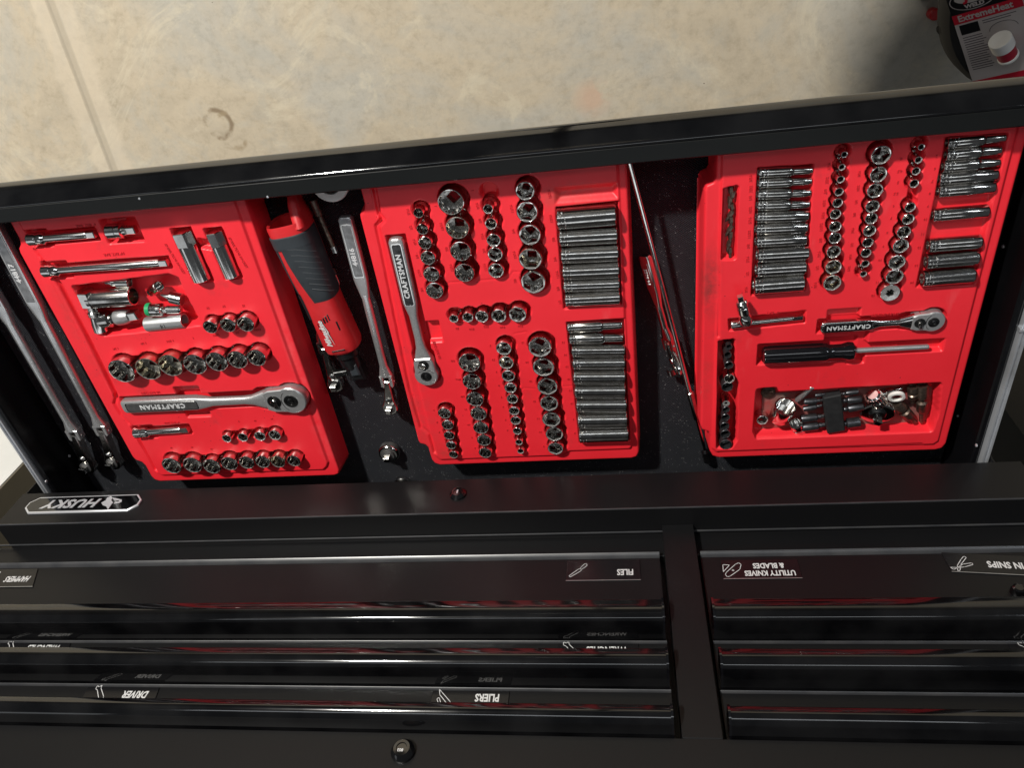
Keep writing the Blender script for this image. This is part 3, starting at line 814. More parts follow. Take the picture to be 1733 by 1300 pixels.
def bank(A, B, lb, rb_, lx, rx, steps, where, group, pockets, skip=(), deepz=None, mat='worn', half=None, left='left'):
    """a bank of deep sockets lying side by side; boundaries measured along the two ends"""
    kx, ky, s = A
    items = []
    for i in range(len(lb) - 1):
        if i in skip: continue
        yl, yr = (lb[i] + lb[i + 1]) / 2, (rb_[i] + rb_[i + 1]) / 2
        P = at(kx + lx[i] / s, ky + yl / s, ZT + .001); Q = at(kx + rx[i] / s, ky + yr / s, ZT + .001)
        r1 = at(kx + lx[i] / s, ky + lb[i] / s, ZT); r2 = at(kx + lx[i] / s, ky + lb[i + 1] / s, ZT)
        r = abs(r1.y - r2.y) / 2 * .97
        if half: r = half[i]
        items.append((i, P, Q, r))
    dep = max(q[3] for q in items) * .95
    n = len(items)
    for k, (i, P, Q, r) in enumerate(items):
        z = ZT - dep + r * 1.0 + .0004
        P.z = Q.z = z; L = (Q - P).length; m = frame(P, Q - P)
        mb = lying(MB(), L, r, I4, i in steps)
        o = thing('deep_socket', P, None, None, m=m)
        pos = 'topmost' if k == 0 else 'lowest' if k == n - 1 else ORD[k] + ' from the top'
        extra = ' with stepped end' if i in steps else ''
        lab = (f'{pos} long deep socket{extra} in the {where}' if k in (0, n - 1) else f'long deep socket{extra}, {pos}, {where}')
        tag(o, lab, 'socket', group)
        mb.obj('socket_body', M[mat], o)
        sc = MB(); scribble(sc, L, r, I4); k2 = sc.obj('engraved_marks', M['printdim'], o, smooth=0); k2['kind'] = 'stuff'
    return items, dep


def pocket_px(A, pts, z=ZT):
    kx, ky, s = A; return [tuple(at(kx + x / s, ky + y / s, z))[:2] for x, y in pts]


def bar(P, Q, prof, mats, label, cat, name, group=None, marks=None, n=24):
    """thing made of lathed pieces along P -> Q; prof = list of (part name, material, profile)"""
    P, Q = Vector(P), Vector(Q); L = (Q - P).length
    t = thing(name, P, label, cat, group, m=frame(P, Q - P))
    for nm, mt, pr in prof:
        if pr[0] == 'sq':
            _, a, b, w = pr; MB().box((a, -w, -w), (b, w, w), bev=w * .2).obj(nm, M[mt], t)
        elif pr[0] == 'hex':
            _, a, b, w = pr; MB().lathe([(a, w * .93), (a + .001, w), (b - .001, w), (b, w * .9)], 6).obj(nm, M[mt], t, smooth=10)
        else: MB().lathe(pr, n).obj(nm, M[mt], t)
    return t


def extension(P, Q, r, label, group=None, hole=True):
    L = (Vector(Q) - Vector(P)).length
    hd = min(.2 * L + .006, .022)
    return bar(P, Q, [('drive_socket', 'chrome', [(.005, r * .5), (0, r * .55), (0, r * .93), (.001, r), (hd * .55, r), (hd * .58, r * .95), (hd * .66, r * .95), (hd * .7, r), (hd, r * .97), (hd + .003, r * .66)]),
                      ('shaft', 'chrome', [(hd + .002, r * .66), (L - .014, r * .66), (L - .012, r * .60)]),
                      ('square_drive', 'chrome', ('sq', L - .0125, L, r * .50))], None, label, 'extension bar', 'extension_bar', group)


def ratchet(P, Q, R, hw, label, txt, size, h=None, grip='cast', rot180=True, panel='darksteel'):
    P, Q = Vector(P), Vector(Q); L = (Q - P).length; h = h or hw * .62
    t = thing('ratchet', P, label, 'ratchet', None, m=frame(P, Q - P))
    b = MB()
    b.loft([(0, hw * .55, h * .7, 0, 0, 3), (.0015, hw * .85, h * .9, 0, 0, 4), (.005, hw, h, 0, 0, 5), (.44 * L, hw * .98, h, 0, 0, 5), (.48 * L, hw * .86, h * .92, 0, 0, 4), (.54 * L, hw * .62, h * .80, 0, 0, 2.6),
            (.72 * L, hw * .60, h * .78, 0, 0, 2.4), (L - 2.7 * R, hw * .72, h * .85, 0, 0, 2.6), (L - 1.9 * R, R * .66, h * .95, 0, 0, 3.4), (L - 1.1 * R, R * .86, h, 0, 0, 5)], 28)
    b.obj('handle', M[grip], t)
    hd = MB()
    out = circ(L, 0, R, 26, -118, 118) + [(L - 1.35 * R, R * .83), (L - 1.75 * R, R * .66), (L - 1.75 * R, -R * .66), (L - 1.35 * R, -R * .83)]
    hd.prism(out, -h * 1.1, h * 1.2, bev=.0014)
    ho = hd.obj('head', M['satin'], t)
    zt = h * 1.2
    MB().lathe([(-.002, R * .46), (.0008, R * .46), (.0012, R * .40), (.0012, R * .30), (.0004, R * .28)], 28, vert(L, 0, zt)).obj('selector_ring', M['darksteel'], ho)
    MB().lathe([(-.002, R * .20), (.0010, R * .20), (.0016, R * .13)], 20, vert(L, 0, zt)).obj('release_button', M['darksteel'], ho)
    MB().prism(circ(L - 1.12 * R, 0, R * .46, 24), 0, .0005, Matrix.Translation((0, 0, zt))).obj('lever_recess', M['darksteel'], ho)
    lv = MB(); lv.prism(circ(L - 1.12 * R, 0, R * .22, 16), 0, .0032, Matrix.Translation((0, 0, zt + .0005)), .0006)
    lv.prism([(L - 1.12 * R, -.0015), (L - 1.12 * R - R * .1, -R * .48), (L - 1.12 * R + R * .22, -R * .50), (L - 1.12 * R + R * .2, 0)], 0, .0027, Matrix.Translation((0, 0, zt + .0005)), .0005)
    lv.obj('direction_lever', M['worn'], ho)
    arc = MB(); arc.tube([(L - .0 * R + R * 1.0 * math.cos(math.radians(a)) * .62 - .55 * R * .0, R * .99 * math.sin(math.radians(a)) * .8, zt + .0001) for a in range(120, 241, 12)], .0005, 6)
    arc.obj('head_seam', M['chrome'], ho)
    g = MB(); g.prism(rrect(.035 * L, -hw * .60, .455 * L, hw * .60, hw * .3), h * .96, h + .0004, bev=.0002); pn = g.obj('grip_panel', M[panel], t)
    g = MB(); g.prism(rrect(.033 * L - .001, -hw * .60 - .001, .455 * L + .001, hw * .60 + .001, hw * .3), h * .9, h + .0001); g.obj('grip_frame', M['chrome'], t)
    letters('grip_lettering', txt, size, Matrix.Translation((.25 * L, 0, h + .0006)) @ Matrix.Rotation(math.pi if rot180 else 0, 4, 'Z'), M['printdim'], pn, .0002, 1.05, 0, size * .03)
    return t
CA = (0, 330, 4.815); CB = (270, 330, 4.815); CC = (0, 570, 4.815); CD = (270, 570, 4.815)
C1 = (600, 290, 5.0); C2 = (850, 270, 4.815); C3 = (650, 540, 4.815); C4 = (850, 520, 4.484)
C5 = (1170, 230, 4.483); C6 = (1430, 220, 4.482); C7 = (1170, 480, 4.193); C8 = (1430, 480, 4.195); CX = (1270, 640, 5.252)


def a2(A, x, y, z=ZT):
    q = at(A[0] + x / A[2], A[1] + y / A[2], z); return q


def px(A, x, y): return (A[0] + x / A[2], A[1] + y / A[2])


def cols(A, L, k=1.0):
    return [(A[0] + x / A[2], A[1] + y / A[2], r * k / A[2]) for x, y, r in L]


GT = 'red moulded socket trays in the open drawer'
# ============================ LEFT TRAY ============================
PK = []
GL = 'twelve point sockets standing in the left tray'
column(cols(CB, [(413, 1075, 58), (558, 1065, 64), (698, 1055, 70)]), .036, .013, 12, .0095, 'row of three in the left tray', GL, PK, side='across')
column([(205.6, 629.2, 21.5), (249, 625.7, 20.8), (289, 621, 20.2), (328.8, 617.8, 19.3), (367, 613.6, 18.4), (401.9, 609.5, 17), (434.7, 605.7, 16)], .038, .016, 12, .011, 'row of seven in the left tray', GL, PK, side='across', mats={1: 'brassy', 2: 'brassy'})
column(cols(CD, [(548, 833, 38), (678, 823, 42), (812, 815, 46), (938, 805, 51)]), .025, .009, 6, .0058, 'row of four in the left tray', GL, PK, side='across')
column(cols(CD, [(98, 1055, 78), (263, 1050, 76), (425, 1063, 72), (562, 1035, 68), (710, 1030, 64), (838, 1025, 61), (965, 1022, 60), (1095, 1015, 56)]), .032, .013, 12, .009, 'bottom row of the left tray', GL, PK, side='across', mats={6: 'brassy'})


def slot(A, B, r, dep=.009, extra=0):
    d = (B - A).normalized() * extra
    PK.append(('s', A.x - d.x, A.y - d.y, B.x + d.x, B.y + d.y, r, dep, .002))


def bx(A, B, w, dep=.009, ext=.001):
    d = (B - A); d.z = 0; d.normalize(); n = Vector((-d.y, d.x, 0)) * w; a, b = A - d * ext, B + d * ext
    PK.append(('p', [tuple((a + n))[:2], tuple((b + n))[:2], tuple((b - n))[:2], tuple((a - n))[:2]], .0015, dep, .002))


P, Q = a2(CA, 232, 368, .852), a2(CA, 772, 322, .852); P.z = Q.z = .850
extension(P, Q, .0088, 'short chrome extension bar at the top left corner of the left tray'); bx(P, P + (Q - P) * .3, .0115, .012); bx(P, Q, .0085, .012, .002)
P, Q = a2(CA, 880, 300), a2(CA, 1105, 283); P.z = Q.z = .849
bar(P, Q, [('drive_socket', 'chrome', [(.004, .005), (0, .006), (0, .0095), (.001, .0102), (.013, .0102), (.0135, .0095), (.0165, .0095), (.017, .0102), (.021, .0102), (.022, .007), (.027, .007)]), ('square_drive', 'chrome', ('sq', .026, .040, .0048))],
    None, 'stubby chrome drive adapter in its own pocket near the top of the left tray', 'adapter', 'drive_adapter')
bx(P, Q, .016, .014, .005)
P, Q = a2(CA, 362, 618), a2(CA, 1372, 545); P.z = Q.z = .851
extension(P, Q, .0088, 'long chrome extension bar across the upper part of the left tray'); bx(P, P + (Q - P) * .2, .0115, .012); bx(P, Q, .0075, .012, .002)
P, Q = a2(CC, 1105, 782), a2(CC, 1535, 752); P.z = Q.z = .850
extension(P, Q, .0095, 'short chrome extension bar below the large ratchet in the left tray'); bx(P, P + (Q - P) * .35, .012, .012); bx(P, Q, .0085, .012, .003)
# spark plug sockets
for (x0, y0), (x1, y1), r, lab in (((170, 300), (345, 695), .0125, 'wider chrome spark plug socket with a hexagon end, left of the pair'), ((432, 300), (590, 668), .0106, 'narrower chrome spark plug socket with a hexagon end, right of the pair')):
    P, Q = a2(CB, x0, y0, .853), a2(CB, x1, y1, .853); P.z = Q.z = .851; L = (Q - P).length
    bar(P, Q, [('hexagon_end', 'chrome', ('hex', 0, .020, r * 1.08)), ('socket_body', 'chrome', [(.0195, r * .98), (.0215, r), (L - .001, r), (L, r * .93), (L, r * .8), (L - .01, r * .74)])], None, lab, 'socket', 'spark_plug_socket')
    bx(P, Q, r + .0012, .015, .003)
P, Q = a2(CB, 330, 395), a2(CB, 420, 410); bx(P, Q, .006, .010)
# ratchet pocket
P, Q = at(207, 689, .856), at(494, 676, .856); P.z = Q.z = .852
ratchet(P, Q, .0235, .0118, 'large half inch drive ratchet lying across the lower middle of the left tray', 'CRAFTSMAN', .0115, rot180=True, panel='panelgrey')
bx(P, Q, .0135, .013, .001); PK.append(('c', Q.x, Q.y, .0265, .014, .002)); d = (Q - P).normalized()
PK.append(('s', *(Q - d * .045)[:2], *(Q - d * .02)[:2], .021, .014, .002))
m_ = P + d * .115; n_ = Vector((-d.y, d.x, 0)); bx(m_ - n_ * .028 - d * 0, m_ + n_ * .026, .019, .010)
# junk pocket polygon
jp = [at(*q, ZT) for q in ((126, 487), (200, 478), (286, 467), (299, 472), (306, 490), (326, 527), (337, 548), (300, 553), (176, 566), (166, 560))]
PK.append(('p', [tuple(q)[:2] for q in jp], .003, .022, .004))
# left strip groove and relief
def gr(pts, w, dep):
    for a, b in zip(pts, pts[1:]): PK.append(('s', *at(*a, ZT)[:2], *at(*b, ZT)[:2], w, dep, .003))


gr(((58, 425), (84, 458), (104, 486), (146, 566), (196, 668), (192, 686), (203, 704), (222, 722), (262, 797)), .0042, .0065)
outL = [(.8055, .298), (.8055, .330), (.808, .338), (.814, .344), (.8155, .350), (.8155, .722), (.813, .729), (.804, .734), (.801, .742), (.801, .766), (.798, .774), (.790, .778), (.478, .778), (.470, .775), (.467, .767), (.467, .298)]
platL = [(.790, .290), (.790, .690), (.786, .755), (.778, .762), (.492, .762), (.484, .755), (.480, .747), (.480, .29)]
mk = []
for s, x, y, sz, rot in (('6" EXT. BAR', 700 / 4.815, 330 + 247 / 4.815, .0055, 0), ('ADAPTER', 970 / 4.815, 330 + 195 / 4.815, .005, 0), ('10" EXT. BAR', 930 / 4.815, 330 + 480 / 4.815, .0055, 0),
                         ('SPARK PLUG SOCKET', 270 + 125 / 4.815, 330 + 520 / 4.815, .0048, 1.77), ('SPARK PLUG SOCKET', 270 + 640 / 4.815, 330 + 470 / 4.815, .0048, 1.77), ('1/2 RATCHET', 255, 570 + 455 / 4.815, .0055, 0),
                         ('3" EXT. BAR', 1400 / 4.815, 570 + 700 / 4.815, .005, 0), ('19', 352, 521, .005, 0), ('17', 379, 518, .005, 0), ('15', 412, 517, .005, 0)):
    q = at(x, y, ZT); mk.append((s, q.x, q.y, sz, rot))
for (x, y), s in zip(((196, 590), (243, 581), (288, 577), (327, 572), (366, 567), (402, 563), (436, 558)), ('1 1/4', '1 1/8', '1 1/16', '1', '15/16', '7/8', '13/16')):
    q = at(x, y, ZT); mk.append((s, q.x, q.y, .0048, .1))
for (x, y), s in zip(((404, 713), (432, 712), (460, 709), (290, 758), (325, 757), (358, 760)), ('9', '10', '11', '18', '17', '16')):
    q = at(x, y, ZT); mk.append((s, q.x, q.y, .0042, .1))
tray(outL, platL, PK, 'red moulded socket tray at the left with a half inch drive set', GT, mk)

# junk in the left tray pocket
ZP = ZT - .022
GJ = None
P, Q = at(144, 492, ZP + .018), at(171, 556, ZP + .016)
bar(P, Q, [('hexagon_end', 'chrome', ('hex', 0, .024, .0125)), ('collar', 'chrome', [(.0235, .009), (.026, .0075), (.032, .0075), (.034, .0095), (.040, .0095), (.042, .0082), (.055, .0105), (.066, .011), (.068, .009)])], None, 'chrome stud with a faceted head at the left end of the junk pocket', 'adapter', 'faceted_adapter', n=12)
P, Q = at(152, 506, ZP + .016), at(243, 500, ZP + .016)
bar(P, Q, [('socket_body', 'worn', [(.003, .008), (0, .009), (0, .0125), (.001, .0135), (.006, .0135), (.0065, .013), (.008, .013), (.0085, .0138), (.066, .0138), (.068, .0132), (.068, .0112), (.050, .0105)])], None, 'widest deep socket lying in the junk pocket of the left tray', 'socket', 'deep_socket')
P, Q = at(168, 543, ZP + .013), at(252, 529, ZP + .014)
bar(P, Q, [('socket_end', 'worn', [(.004, .008), (0, .0088), (0, .0115), (.001, .0122), (.020, .0122), (.022, .009), (.026, .008)]), ('cross_pin', 'darksteel', [(.024, .0085), (.034, .0085)]),
           ('yoke', 'satin', [(.030, .0105), (.033, .0118), (.044, .0112), (.050, .0095), (.052, .0085)]), ('square_drive', 'chrome', ('sq', .051, .066, .0063))], None, 'steel universal joint lying under the wide deep socket', 'universal joint', 'universal_joint')
P, Q = at(250, 524, ZP + .018), at(322, 524, ZP + .018)
bar(P, Q, [('green_band', 'green', [(.002, .006), (.0, .0095), (.006, .0098), (.0062, .009)]), ('bit_holder', 'chrome', [(.006, .0092), (.009, .0096), (.012, .0092), (.014, .0096), (.018, .0092), (.022, .0092), (.024, .0055)]), ('bit_neck', 'chrome', ('hex', .0235, .029, .0052)), ('bit_shank', 'chrome', [(.0285, .0042), (.030, .0058), (.048, .0055), (.051, .003)])], None, 'bit socket with a green band in the left junk pocket', 'bit socket', 'bit_socket')
P, Q = at(249, 549, ZP + .016), at(326, 541, ZP + .016)
b_ = bar(P, Q, [('socket_body', 'satin', [(.004, .006), (0, .008), (0, .0102), (.0008, .0108), (.0585, .0108), (.060, .0104), (.060, .0088), (.040, .0082)])], None, 'satin deep socket with an etched mark, lowest in the left junk pocket', 'socket', 'deep_socket')
letters('engraved_lettering', '14', .009, Matrix.Translation((.031, 0, .0109)) @ Matrix.Rotation(math.pi, 4, 'Z'), M['darksteel'], b_, .0001)
P, Q = at(256, 494, ZP + .006), at(282, 474, ZP + .030)
bar(P, Q, [('socket_body', 'chrome', [(.004, .004), (0, .005), (0, .0062), (.001, .0068), (.012, .0068), (.015, .0078), (.030, .0078), (.0305, .0072), (.0305, .0064), (.015, .006)])], None, 'small chrome socket leaning upright in the left junk pocket', 'socket', 'socket')
P, Q = at(272, 499, ZP + .012), at(312, 508, ZP + .012)
bar(P, Q, [('bit_tip', 'satin', [(0, .001), (.012, .0042), (.014, .0045)]), ('socket_body', 'worn', [(.0135, .008), (.0145, .0088), (.030, .0092), (.031, .0085)])], None, 'stubby worn bit socket half hidden at the right of the left junk pocket', 'bit socket', 'bit_socket')
P, Q = at(178, 478, ZP + .013), at(232, 477, ZP + .013)
bar(P, Q, [('tip', 'chrome', [(0, .002), (.004, .0034), (.008, .0038), (.010, .0055), (.016, .0055), (.018, .0045)]), ('socket_body', 'chrome', [(.0175, .0072), (.0185, .0082), (.036, .0082), (.037, .0075), (.037, .0062), (.028, .0058)])], None, 'small chrome bit adapter along the top edge of the left junk pocket', 'adapter', 'drive_adapter')

# ============================ MIDDLE TRAY ============================
SHIFT[:] = [-.0022, -.0012, .0034]
PK = []
GM = 'sockets standing in the middle tray'
W3 = .0088
column(cols(C1, [(540, 353, 44), (570, 485, 52), (600, 603, 60), (622, 733, 66), (652, 872, 71), (675, 1010, 76)]), .028, .007, 12, W3, 'column right of the middle tray ratchet', GM, PK)
column(cols(C1, [(817, 265, 114), (868, 478, 102), (897, 680, 90), (930, 857, 86)]), .034, .008, 12, .011, 'upper middle tray column of widest sockets', GM, PK, mats={1: 'brassy'})
column(cols(C1, [(1133, 315, 46), (1155, 445, 53), (1175, 580, 61), (1190, 703, 66), (1202, 843, 69)]), .028, .007, 6, W3, 'narrow third upper column, middle tray', GM, PK)
column(cols(C1, [(1448, 170, 84), (1465, 352, 92), (1480, 538, 95), (1497, 742, 101), (1512, 938, 108)]), .032, .008, 6, .011, 'middle tray column beside the upper bank', GM, PK, mats={3: 'brassy'})
column(cols(C1, [(837, 1247, 41), (958, 1237, 49), (1083, 1232, 59), (1220, 1218, 66), (1380, 1210, 76)]), .030, .007, 'star', .0085, 'star point row of the middle tray', GM, PK, side='across')
column(cols(C3, [(492, 768, 55), (517, 865, 50), (527, 945, 46), (543, 1030, 42), (565, 1107, 38)]), .025, .007, 12, .0062, 'short lower left column, middle tray', GM, PK)
column(cols(C3, [(688, 358, 91), (717, 510, 79), (745, 648, 74), (770, 770, 69), (787, 885, 64), (812, 988, 59), (828, 1090, 54)]), .030, .008, 12, .0088, 'second lower column, middle tray', GM, PK)
column(cols(C3, [(978, 238, 66), (997, 357, 63), (1013, 465, 57), (1025, 562, 52), (1045, 655, 48), (1058, 747, 45), (1072, 828, 45), (1087, 915, 37), (1100, 1003, 31), (1112, 1078, 28)]), .025, .008, 6, .0062, 'ten socket lower column, middle tray', GM, PK, mats={1: 'brassy'})
column(cols(C3, [(1268, 232, 98), (1302, 393, 92), (1330, 550, 86), (1345, 692, 77), (1368, 820, 77), (1385, 940, 73), (1400, 1055, 66)]), .030, .008, 6, .0088, 'middle tray column beside the lower bank', GM, PK)
q = at(828, 322, ZT - .004); PK.append(('c', q.x, q.y, .0115, .015, .002)); q2 = at(829, 344, ZT); PK.append(('s', q.x, q.y, q2.x, q2.y, .009, .014, .002))
GD = 'deep sockets lying in banks'
it, dep = bank(C2, None, [395, 570, 712, 852, 985, 1092, 1208], [348, 540, 690, 832, 965, 1078, 1180], [448, 466, 480, 492, 500, 512], [926, 938, 946, 952, 955, 960], (), 'upper bank, middle tray', GD, PK)
xl = [tuple(at(*px(C2, *q), ZT))[:2] for q in ((440, 392), (505, 1215), (968, 1180), (940, 345))]
PK.append(('p', xl, .001, dep, .002))
PK.append(('p', [tuple(at(*px(C2, *q), ZT))[:2] for q in ((430, 236), (440, 352), (942, 312), (938, 190))], .001, .007, .010))
it, dep = bank(C4, None, [122, 207, 292, 385, 478, 585, 690, 795, 910, 1020], [95, 192, 290, 378, 478, 580, 690, 792, 900, 1008], [494, 508, 527, 534, 541, 550, 562, 574, 585], [910, 917, 930, 931, 932, 934, 943, 947, 957], (0, 1), 'lower bank, middle tray', GD, PK)
PK.append(('p', [tuple(at(*px(C4, *q), ZT))[:2] for q in ((490, 118), (592, 1025), (966, 1010), (920, 90))], .001, dep, .002))
P, Q = at(668, 404, .856), at(722, 635, .856); P.z = Q.z = .852
ratchet(P, Q, .0170, .0098, 'long sandblasted ratchet standing upright along the left side of the middle tray', 'CRAFTSMAN', .0098)
bx(P, Q, .0118, .012, .001); PK.append(('c', Q.x, Q.y, .0205, .013, .002)); d = (Q - P).normalized()
PK.append(('s', *(Q - d * .030)[:2], *(Q - d * .005)[:2], .0165, .013, .002))
m_ = P + d * .145; n_ = Vector((-d.y, d.x, 0)); bx(m_ + n_ * .0, m_ + n_ * .030, .016, .010)
gr(((633, 322), (640, 362), (647, 372), (636, 384), (648, 440), (668, 540), (693, 660), (712, 726), (727, 738), (735, 768)), .0038, .0065)
gr(((760, 478), (800, 476), (862, 470), (868, 460), (884, 460), (888, 470)), .0012, .0012)
gr(((870, 565), (892, 561), (940, 655), (975, 653)), .0011, .0012)
gr(((880, 662), (886, 657), (905, 658), (912, 664), (915, 680)), .0011, .0012)
outM = [(.3135, .298), (.3135, .326), (.316, .333), (.3225, .338), (.3235, .344), (.3235, .712), (.322, .718), (.314, .721), (.3105, .727), (.3095, .752), (.306, .760), (.298, .764), (-.003, .764), (-.011, .761), (-.0145, .752), (-.0145, .298)]
platM = [(.300, .29), (.300, .742), (.295, .750), (.100, .750), (.095, .745), (.090, .742), (-.0005, .742), (-.0035, .738), (-.0035, .29)]
mk = []
for A, L, dx, dy, rot in ((C1, [('7/16', 455, 340), ('1/2', 477, 475), ('9/16', 508, 595), ('5/8', 530, 718), ('11/16', 548, 860), ('3/4', 570, 1000), ('13/16', 738, 465), ('7/8', 780, 655), ('15/16', 820, 815), ('1', 685, 290),
                               ('9/16', 1040, 290), ('5/8', 1062, 415), ('7/16', 1083, 548), ('3/4', 1095, 670), ('11/16', 1105, 810), ('11/16', 1330, 315), ('3/4', 1345, 505), ('13/16', 1355, 705), ('7/8', 1360, 925), ('1', 1000, 160)], 0, 0, 0),
                          (C2, [('17/16', 398, 480), ('7/8', 418, 650), ('3/4', 430, 810), ('11/16', 450, 935), ('5/8', 455, 1050), ('1/2', 470, 1160), ('15/16', 385, 280)], 0, 0, 0),
                          (C3, [('1/2', 560, 340), ('7/16', 605, 490), ('3/8', 640, 630), ('11', 665, 735), ('5', 865, 215), ('13', 890, 330), ('9', 915, 430), ('8', 935, 540), ('7', 955, 635), ('6', 970, 715), ('5', 988, 820), ('4', 1005, 905),
                                ('15', 1130, 190), ('14', 1165, 350), ('13', 1195, 505), ('12', 1225, 670), ('11', 1255, 810), ('10', 1275, 920), ('9', 1300, 1035), ('E8', 595, 75), ('E10', 713, 80), ('E12', 830, 60), ('E14', 965, 65), ('E16', 1110, 55),
                                ('9', 405, 740), ('8', 432, 840), ('7', 450, 920), ('10', 690, 860), ('9', 715, 965), ('8', 740, 1050)], 0, 0, 0),
                          (C4, [('15', 462, 265), ('14', 480, 360), ('13', 490, 450), ('12', 505, 545), ('11', 515, 630), ('10', 528, 730), ('9', 540, 850), ('8', 550, 955)], 0, 0, 0)):
    for s, x, y in L:
        q = a2(A, x, y); mk.append((s, q.x, q.y, .0048, -1.45 if A in (C1, C2) else -.05))
q = a2(C3, 430, 250); mk.append(('3/8 RATCHET', q.x, q.y, .0052, -1.45))
tray(outM, platM, PK, 'red moulded socket tray in the middle of the drawer with four lower columns', GT, mk)

# ============================ RIGHT TRAY ============================
SHIFT[:] = [-.0006, -.0008, .0028]
PK = []
GR = 'sockets standing in the right tray'
W4 = .0061
column(cols(C5, [(1158, 143, 27), (1143, 235, 29), (1135, 328, 31), (1122, 418, 36), (1112, 505, 41), (1102, 592, 44), (1093, 683, 48), (1087, 777, 50), (1080, 880, 56), (1080, 993, 63), (1070, 1115, 71)]), .026, .008, 6, W4, 'first column of the right tray', GR, PK, mats={9: 'brassy', 10: 'brassy'})
column(cols(C6, [(270, 190, 79), (252, 338, 68), (232, 460, 62), (212, 578, 55), (200, 672, 50), (187, 765, 50), (180, 852, 43), (163, 932, 42), (152, 1012, 33), (142, 1090, 28)]), .026, .008, 6, W4, 'second column of the right tray', GR, PK)
column(cols(C6, [(577, 128, 28), (557, 223, 31), (545, 317, 34), (527, 405, 38)]), .026, .008, 6, W4, 'upper third column, right tray', GR, PK)
column(cols(C6, [(497, 582, 44), (480, 675, 48), (450, 775, 55), (425, 882, 62), (395, 998, 67), (373, 1112, 69), (345, 1235, 76)]), .026, .008, 6, W4, 'lower third column, right tray', GR, PK, kinds={6: 'plug'})
q1, q2 = at(1547, 310, ZT), at(1541, 350, ZT); PK.append(('s', q1.x, q1.y - .004, q2.x, q2.y, .005, .012, .002))
it, dep = bank(C5, None, [248, 330, 410, 495, 580, 670, 760, 855, 965, 1075, 1200], [228, 310, 395, 485, 570, 655, 745, 830, 945, 1050, 1170], [514, 510, 503, 500, 495, 490, 490, 498, 490, 470], [922, 915, 908, 898, 888, 880, 872, 885, 865, 848], (0, 1, 2, 3), 'left bank, right tray', GD, PK)
PK.append(('p', [tuple(at(*px(C5, *q), ZT))[:2] for q in ((510, 245), (458, 1208), (860, 1172), (925, 222))], .001, dep, .002))
hh = [40, 40, 42, 42, 44, 46, 46, 48, 50]
it, dep = bank(C6, None, [60, 150, 240, 330, 425, 515, 607, 700, 825, 935, 1065, 1190], [15, 110, 205, 292, 390, 480, 572, 665, 795, 905, 1030, 1160], [780, 770, 748, 716, 710, 0, 665, 0, 632, 612, 582], [1222, 1190, 1175, 1155, 1135, 0, 1085, 0, 1030, 1005, 970],
               (0, 1, 2), 'right bank, right tray', GD, PK, skip=(5, 7), half=[.0068, .0068, .0070, .0074, .0076, 0, .0079, 0, .0086, .0094, .0104])
PK.append(('p', [tuple(at(*px(C6, *q), ZT))[:2] for q in ((770, 60), (690, 505), (1130, 480), (1235, 30))], .001, dep, .002))
PK.append(('p', [tuple(at(*px(C6, *q), ZT))[:2] for q in ((690, 505), (545, 1190), (975, 1172), (1130, 480))], .001, dep * .92, .002))
P, Q = a2(C7, 283, 292), a2(C7, 792, 238); P.z = Q.z = .850
extension(P, Q, .0061, 'short chrome extension bar under the tilted universal joint in the right tray'); bx(P, Q, .0080, .010, .002)
P, Q = a2(C7, 388, 272, .862), a2(C7, 345, 90, .868); P.z, Q.z = .864, .869
uj = bar(P, Q, [('lower_yoke', 'chrome', [(.0, .004), (.0, .0072), (.002, .0082), (.010, .0082), (.013, .0068)]), ('cross_pin', 'darksteel', [(.012, .0052), (.017, .0052)]),
                ('upper_yoke', 'chrome', [(.015, .0052), (.017, .0075), (.026, .0075), (.027, .0068), (.029, .0068), (.030, .0075), (.034, .0070), (.036, .0045)]), ('square_drive', 'chrome', ('sq', .0355, .0445, .0034))],
         None, 'chrome universal joint tilted on the small extension bar', 'universal joint', 'universal_joint')
P, Q = at(1389, 556, .855), at(1579, 544, .855); P.z = Q.z = .851
ratchet(P, Q, .0145, .0082, 'small polished ratchet lying across the centre of the right tray', 'CRAFTSMAN', .0082, grip='chrome', panel='handleplastic')
bx(P, Q, .0095, .010, .002); PK.append(('c', Q.x, Q.y, .0175, .012, .002)); d = (Q - P).normalized(); n_ = Vector((-d.y, d.x, 0))
PK.append(('s', *(Q - d * .032)[:2], *Q[:2], .0130, .012, .002)); m_ = P + d * .028; bx(m_ + n_ * .022, m_ - n_ * .022, .019, .009)
# bit handle
P, Q = at(1291, 606, .858), at(1574, 591, .858); P.z = Q.z = .852; L = (Q - P).length
hL = (at(1448, 598, .858) - at(1291, 606, .858)).length
bh = bar(P, Q, [('grip', 'handleplastic', [(0, .008), (.0015, .0112), (.004, .0122), (hL * .68, .0122), (hL * .70, .0118), (hL * .72, .0104), (hL * .78, .0098), (hL * .86, .0100), (hL * .93, .0124), (hL * .98, .0118), (hL, .009)]),
                ('shaft', 'satin', [(hL - .001, .0036), (L - .002, .0036), (L, .0030), (L, .0022)])], None, 'bit driver with a fluted glossy black handle and steel shaft in the right tray', 'screwdriver', 'bit_driver', n=36)
fl = MB()
for k in range(8):
    t = 2 * math.pi * (k + .5) / 8
    fl.tube([(.008, .0119 * math.cos(t), .0119 * math.sin(t)), (hL * .66, .0119 * math.cos(t), .0119 * math.sin(t))], .0009, 6)
fl.obj('grip_flutes', M['handleplastic'], bh)
d = (Q - P).normalized(); bx(P, P + d * hL, .0155, .014, .004); bx(P + d * hL, Q, .0085, .010, .018)
m_ = P + d * (hL + .004); n_ = Vector((-d.y, d.x, 0)); bx(m_ - n_ * .020, m_ + n_ * .026, .010, .010)
